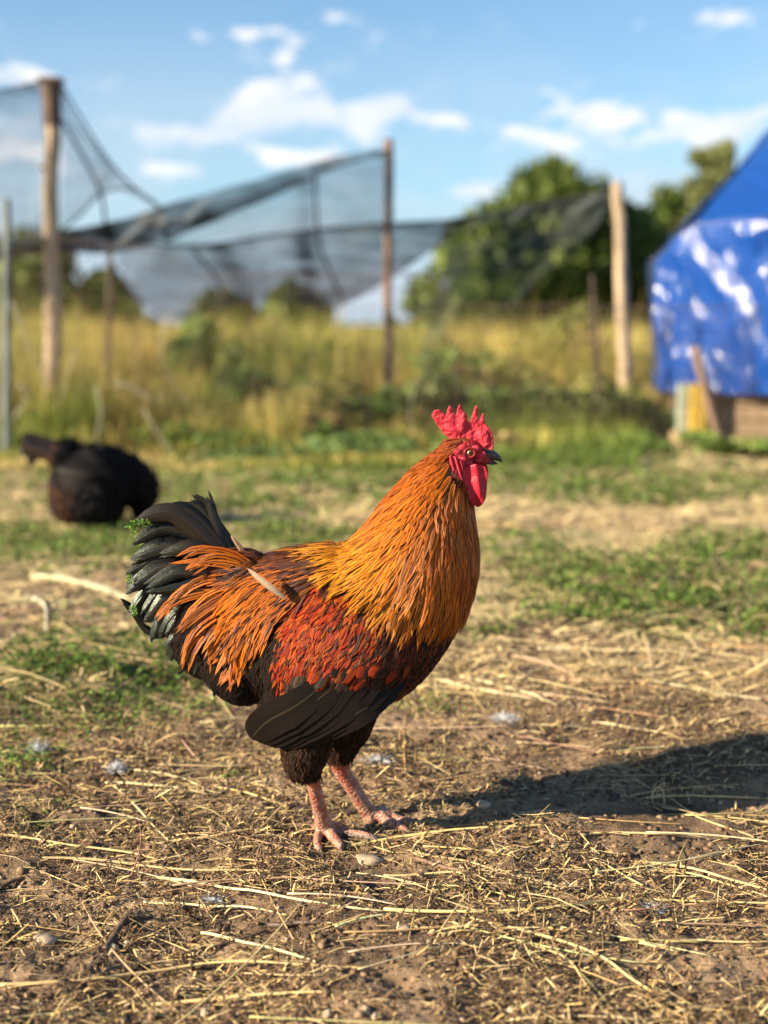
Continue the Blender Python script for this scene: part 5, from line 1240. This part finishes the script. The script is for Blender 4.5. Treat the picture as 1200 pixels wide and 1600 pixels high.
# dark twigs
T1 = (.10, .065, .045)
for a in (([(165, 1490), (185, 1460), (205, 1430)], .0042, 'short thick dark twig pointing up at the lower left'), ([(420, 1452), (460, 1450), (505, 1445)], .0035, 'dark twig lying level below the middle of the picture'), ([(0, 1392), (35, 1375)], .003, 'dark twig at the left edge of the soil'),
          ([(565, 1380), (572, 1398), (590, 1412)], .0028, 'small crooked dark twig below the near foot'), ([(440, 1450), (300, 1500), (200, 1550)], .0014, 'long thin dark stem crossing the lower left soil'), ([(820, 1555), (745, 1570), (690, 1568)], .002, 'brown twig near the bottom, right of the middle'),
          ([(650, 1345), (700, 1362), (750, 1372)], .0032, 'flat brown stem piece under the frayed straw'), ([(925, 1490), (945, 1460), (965, 1420)], .0018, 'thin brown twig crossing the bent straw at the right'), ([(1100, 1365), (1060, 1400), (1040, 1430)], .0015, 'thin brown twig leaning at the right of the longest straw'), ([(1010, 1520), (1005, 1560), (995, 1600)], .0014, 'upright thin twig at the bottom right')):
    stalk(a[0], a[1], T1 if 'dark' in a[2] else (.2, .12, .07), a[2], name='twig', lift=.003)
# stones and clods
STONE = simple_mat('pebble', (.40, .30, .20), .8, .25, 60, .5, .002)
def pebble(px, py, wpx, hpx, label, cat='stone', mat=STONE, group=None, name='pebble'):
    p = G(px, py); k = p.y / F; V, Fc = ellipsoid((0, 0, 0), (1, 0, 0), wpx * k / 2, wpx * k * .42, hpx * k / 2, 12)
    s_ = rs.uniform(0, 50); V2 = []
    for v in V:
        f = 1 + .22 * float(fbm(np.array([v.x / (wpx * k) * 2 + s_]), np.array([v.z / (hpx * k) * 2 + v.y / (wpx * k) * 2]), 1.3, 3, 5)[0]); V2.append(v * f)
    o = mesh_obj(name, V2, Fc, mat, None, True); o.location = p + Vector((0, 0, hpx * k * .22)); return tag(o, label, cat, group)
for a in ((228 / 2 + 346, 1308, 11, 10, 'small pale stone left of the near foot'), (175, 1487, 22, 17, 'rounded tan stone under the thick dark twig'), (198, 1477, 16, 12, 'grey stone right of the tan stone by the dark twig'), (70, 1473, 40, 18, 'flat pair-sized tan clod at the lower left'), (757, 1262, 24, 16, 'grey stone at the left tip of the rooster shadow'),
          (575, 1346, 44, 16, 'flat tan clod in front of the near toes'), (320, 1588, 18, 20, 'upright pale stone at the bottom edge, left one'), (512, 1590, 18, 18, 'pale stone at the bottom edge, middle one'), (572, 1582, 14, 18, 'tall small pale stone at the bottom edge'), (587, 1592, 14, 16, 'dusty stone right of the tall small one'), (630, 1455, 26, 13, 'low brown clod right of the dark level twig'), (865, 1325, 14, 12, 'small pale stone in the litter below the shadow'),
          (800, 1580, 18, 12, 'small tan stone at the bottom right'), (228, 1385, 16, 12, 'small pale clod beside the bright long straw'), (430, 1400, 14, 9, 'pale crumb of stone under the rooster body')):
    pebble(*a)
for i in range(60):
    px, py = rs.uniform(0, 1200), rs.uniform(1180, 1598)
    if 470 < px < 660 and 1270 < py < 1350: continue
    pebble(px, py, rs.uniform(5, 11), rs.uniform(4, 8), 'tiny pebble lying loose on the bare soil', group='tiny pebbles on the soil')
# white down tufts
DOWN = attr_mat('white_down', .8, .2, .3, .05, 60)
for (px, py, w, h, lab) in ((60, 1182, 36, 34, 'fluffy white down feather by the weeds at the far left'), (181, 1208, 32, 26, 'fluffy white down feather right of the first one, by the straw tuft'), (790, 1130, 46, 22, 'greyish down feather behind the bare patch'), (1020, 1423, 44, 14, 'thin grey down caught on the longest straw'), (333, 1408, 38, 10, 'small cream curl of down left of the middle'), (590, 1192, 50, 16, 'grey down fluff behind the far leg')):
    p = G(px, py); k = p.y / F; mb = MB(); core = ellipsoid(p + Vector((0, 0, h * k * .4)), (1, 0, .2), w * k * .2, w * k * .2, h * k * .2, 10); mb.add(*core, (.50, .50, .50))
    for q in range(180):
        d = Vector((rs.gauss(0, 1), rs.gauss(0, 1), abs(rs.gauss(0, 1)))).normalized(); c_ = p + Vector((d.x * w * k * .22, d.y * w * k * .22, d.z * h * k * .35 + h * k * .1)); e = c_ + Vector((d.x * w, d.y * w, d.z * h)) * k * rs.uniform(.15, .6); s_ = d.cross(Vector((rs.gauss(0, 1), rs.gauss(0, 1), rs.gauss(0, 1)))).normalized() * k * rs.uniform(.5, 1.2)
        mb.add([c_ - s_, e, c_ + s_], [(0, 1, 2)], (.62, .61, .60))
    tag(mb.build('down_feather', DOWN, None), lab, 'down feather')
# dark molted feather behind the near leg
p = [G(x, y, .006) for x, y in ((452, 1262), (480, 1270), (520, 1275), (560, 1268))]
f = FB(); f.add([Vector(q) for q in cr(np.array([tuple(v) for v in p]), 12)], [Vector((0, -.6, .8))] * 12, .016, 'fuzz', (.16, .11, .08), (.08, .05, .04), .3, 7, .3, .3)
o = f.build('moulted_feather', FM_F, None); tag(o, 'dark downy feather lying on the ground behind the near leg', 'feather')
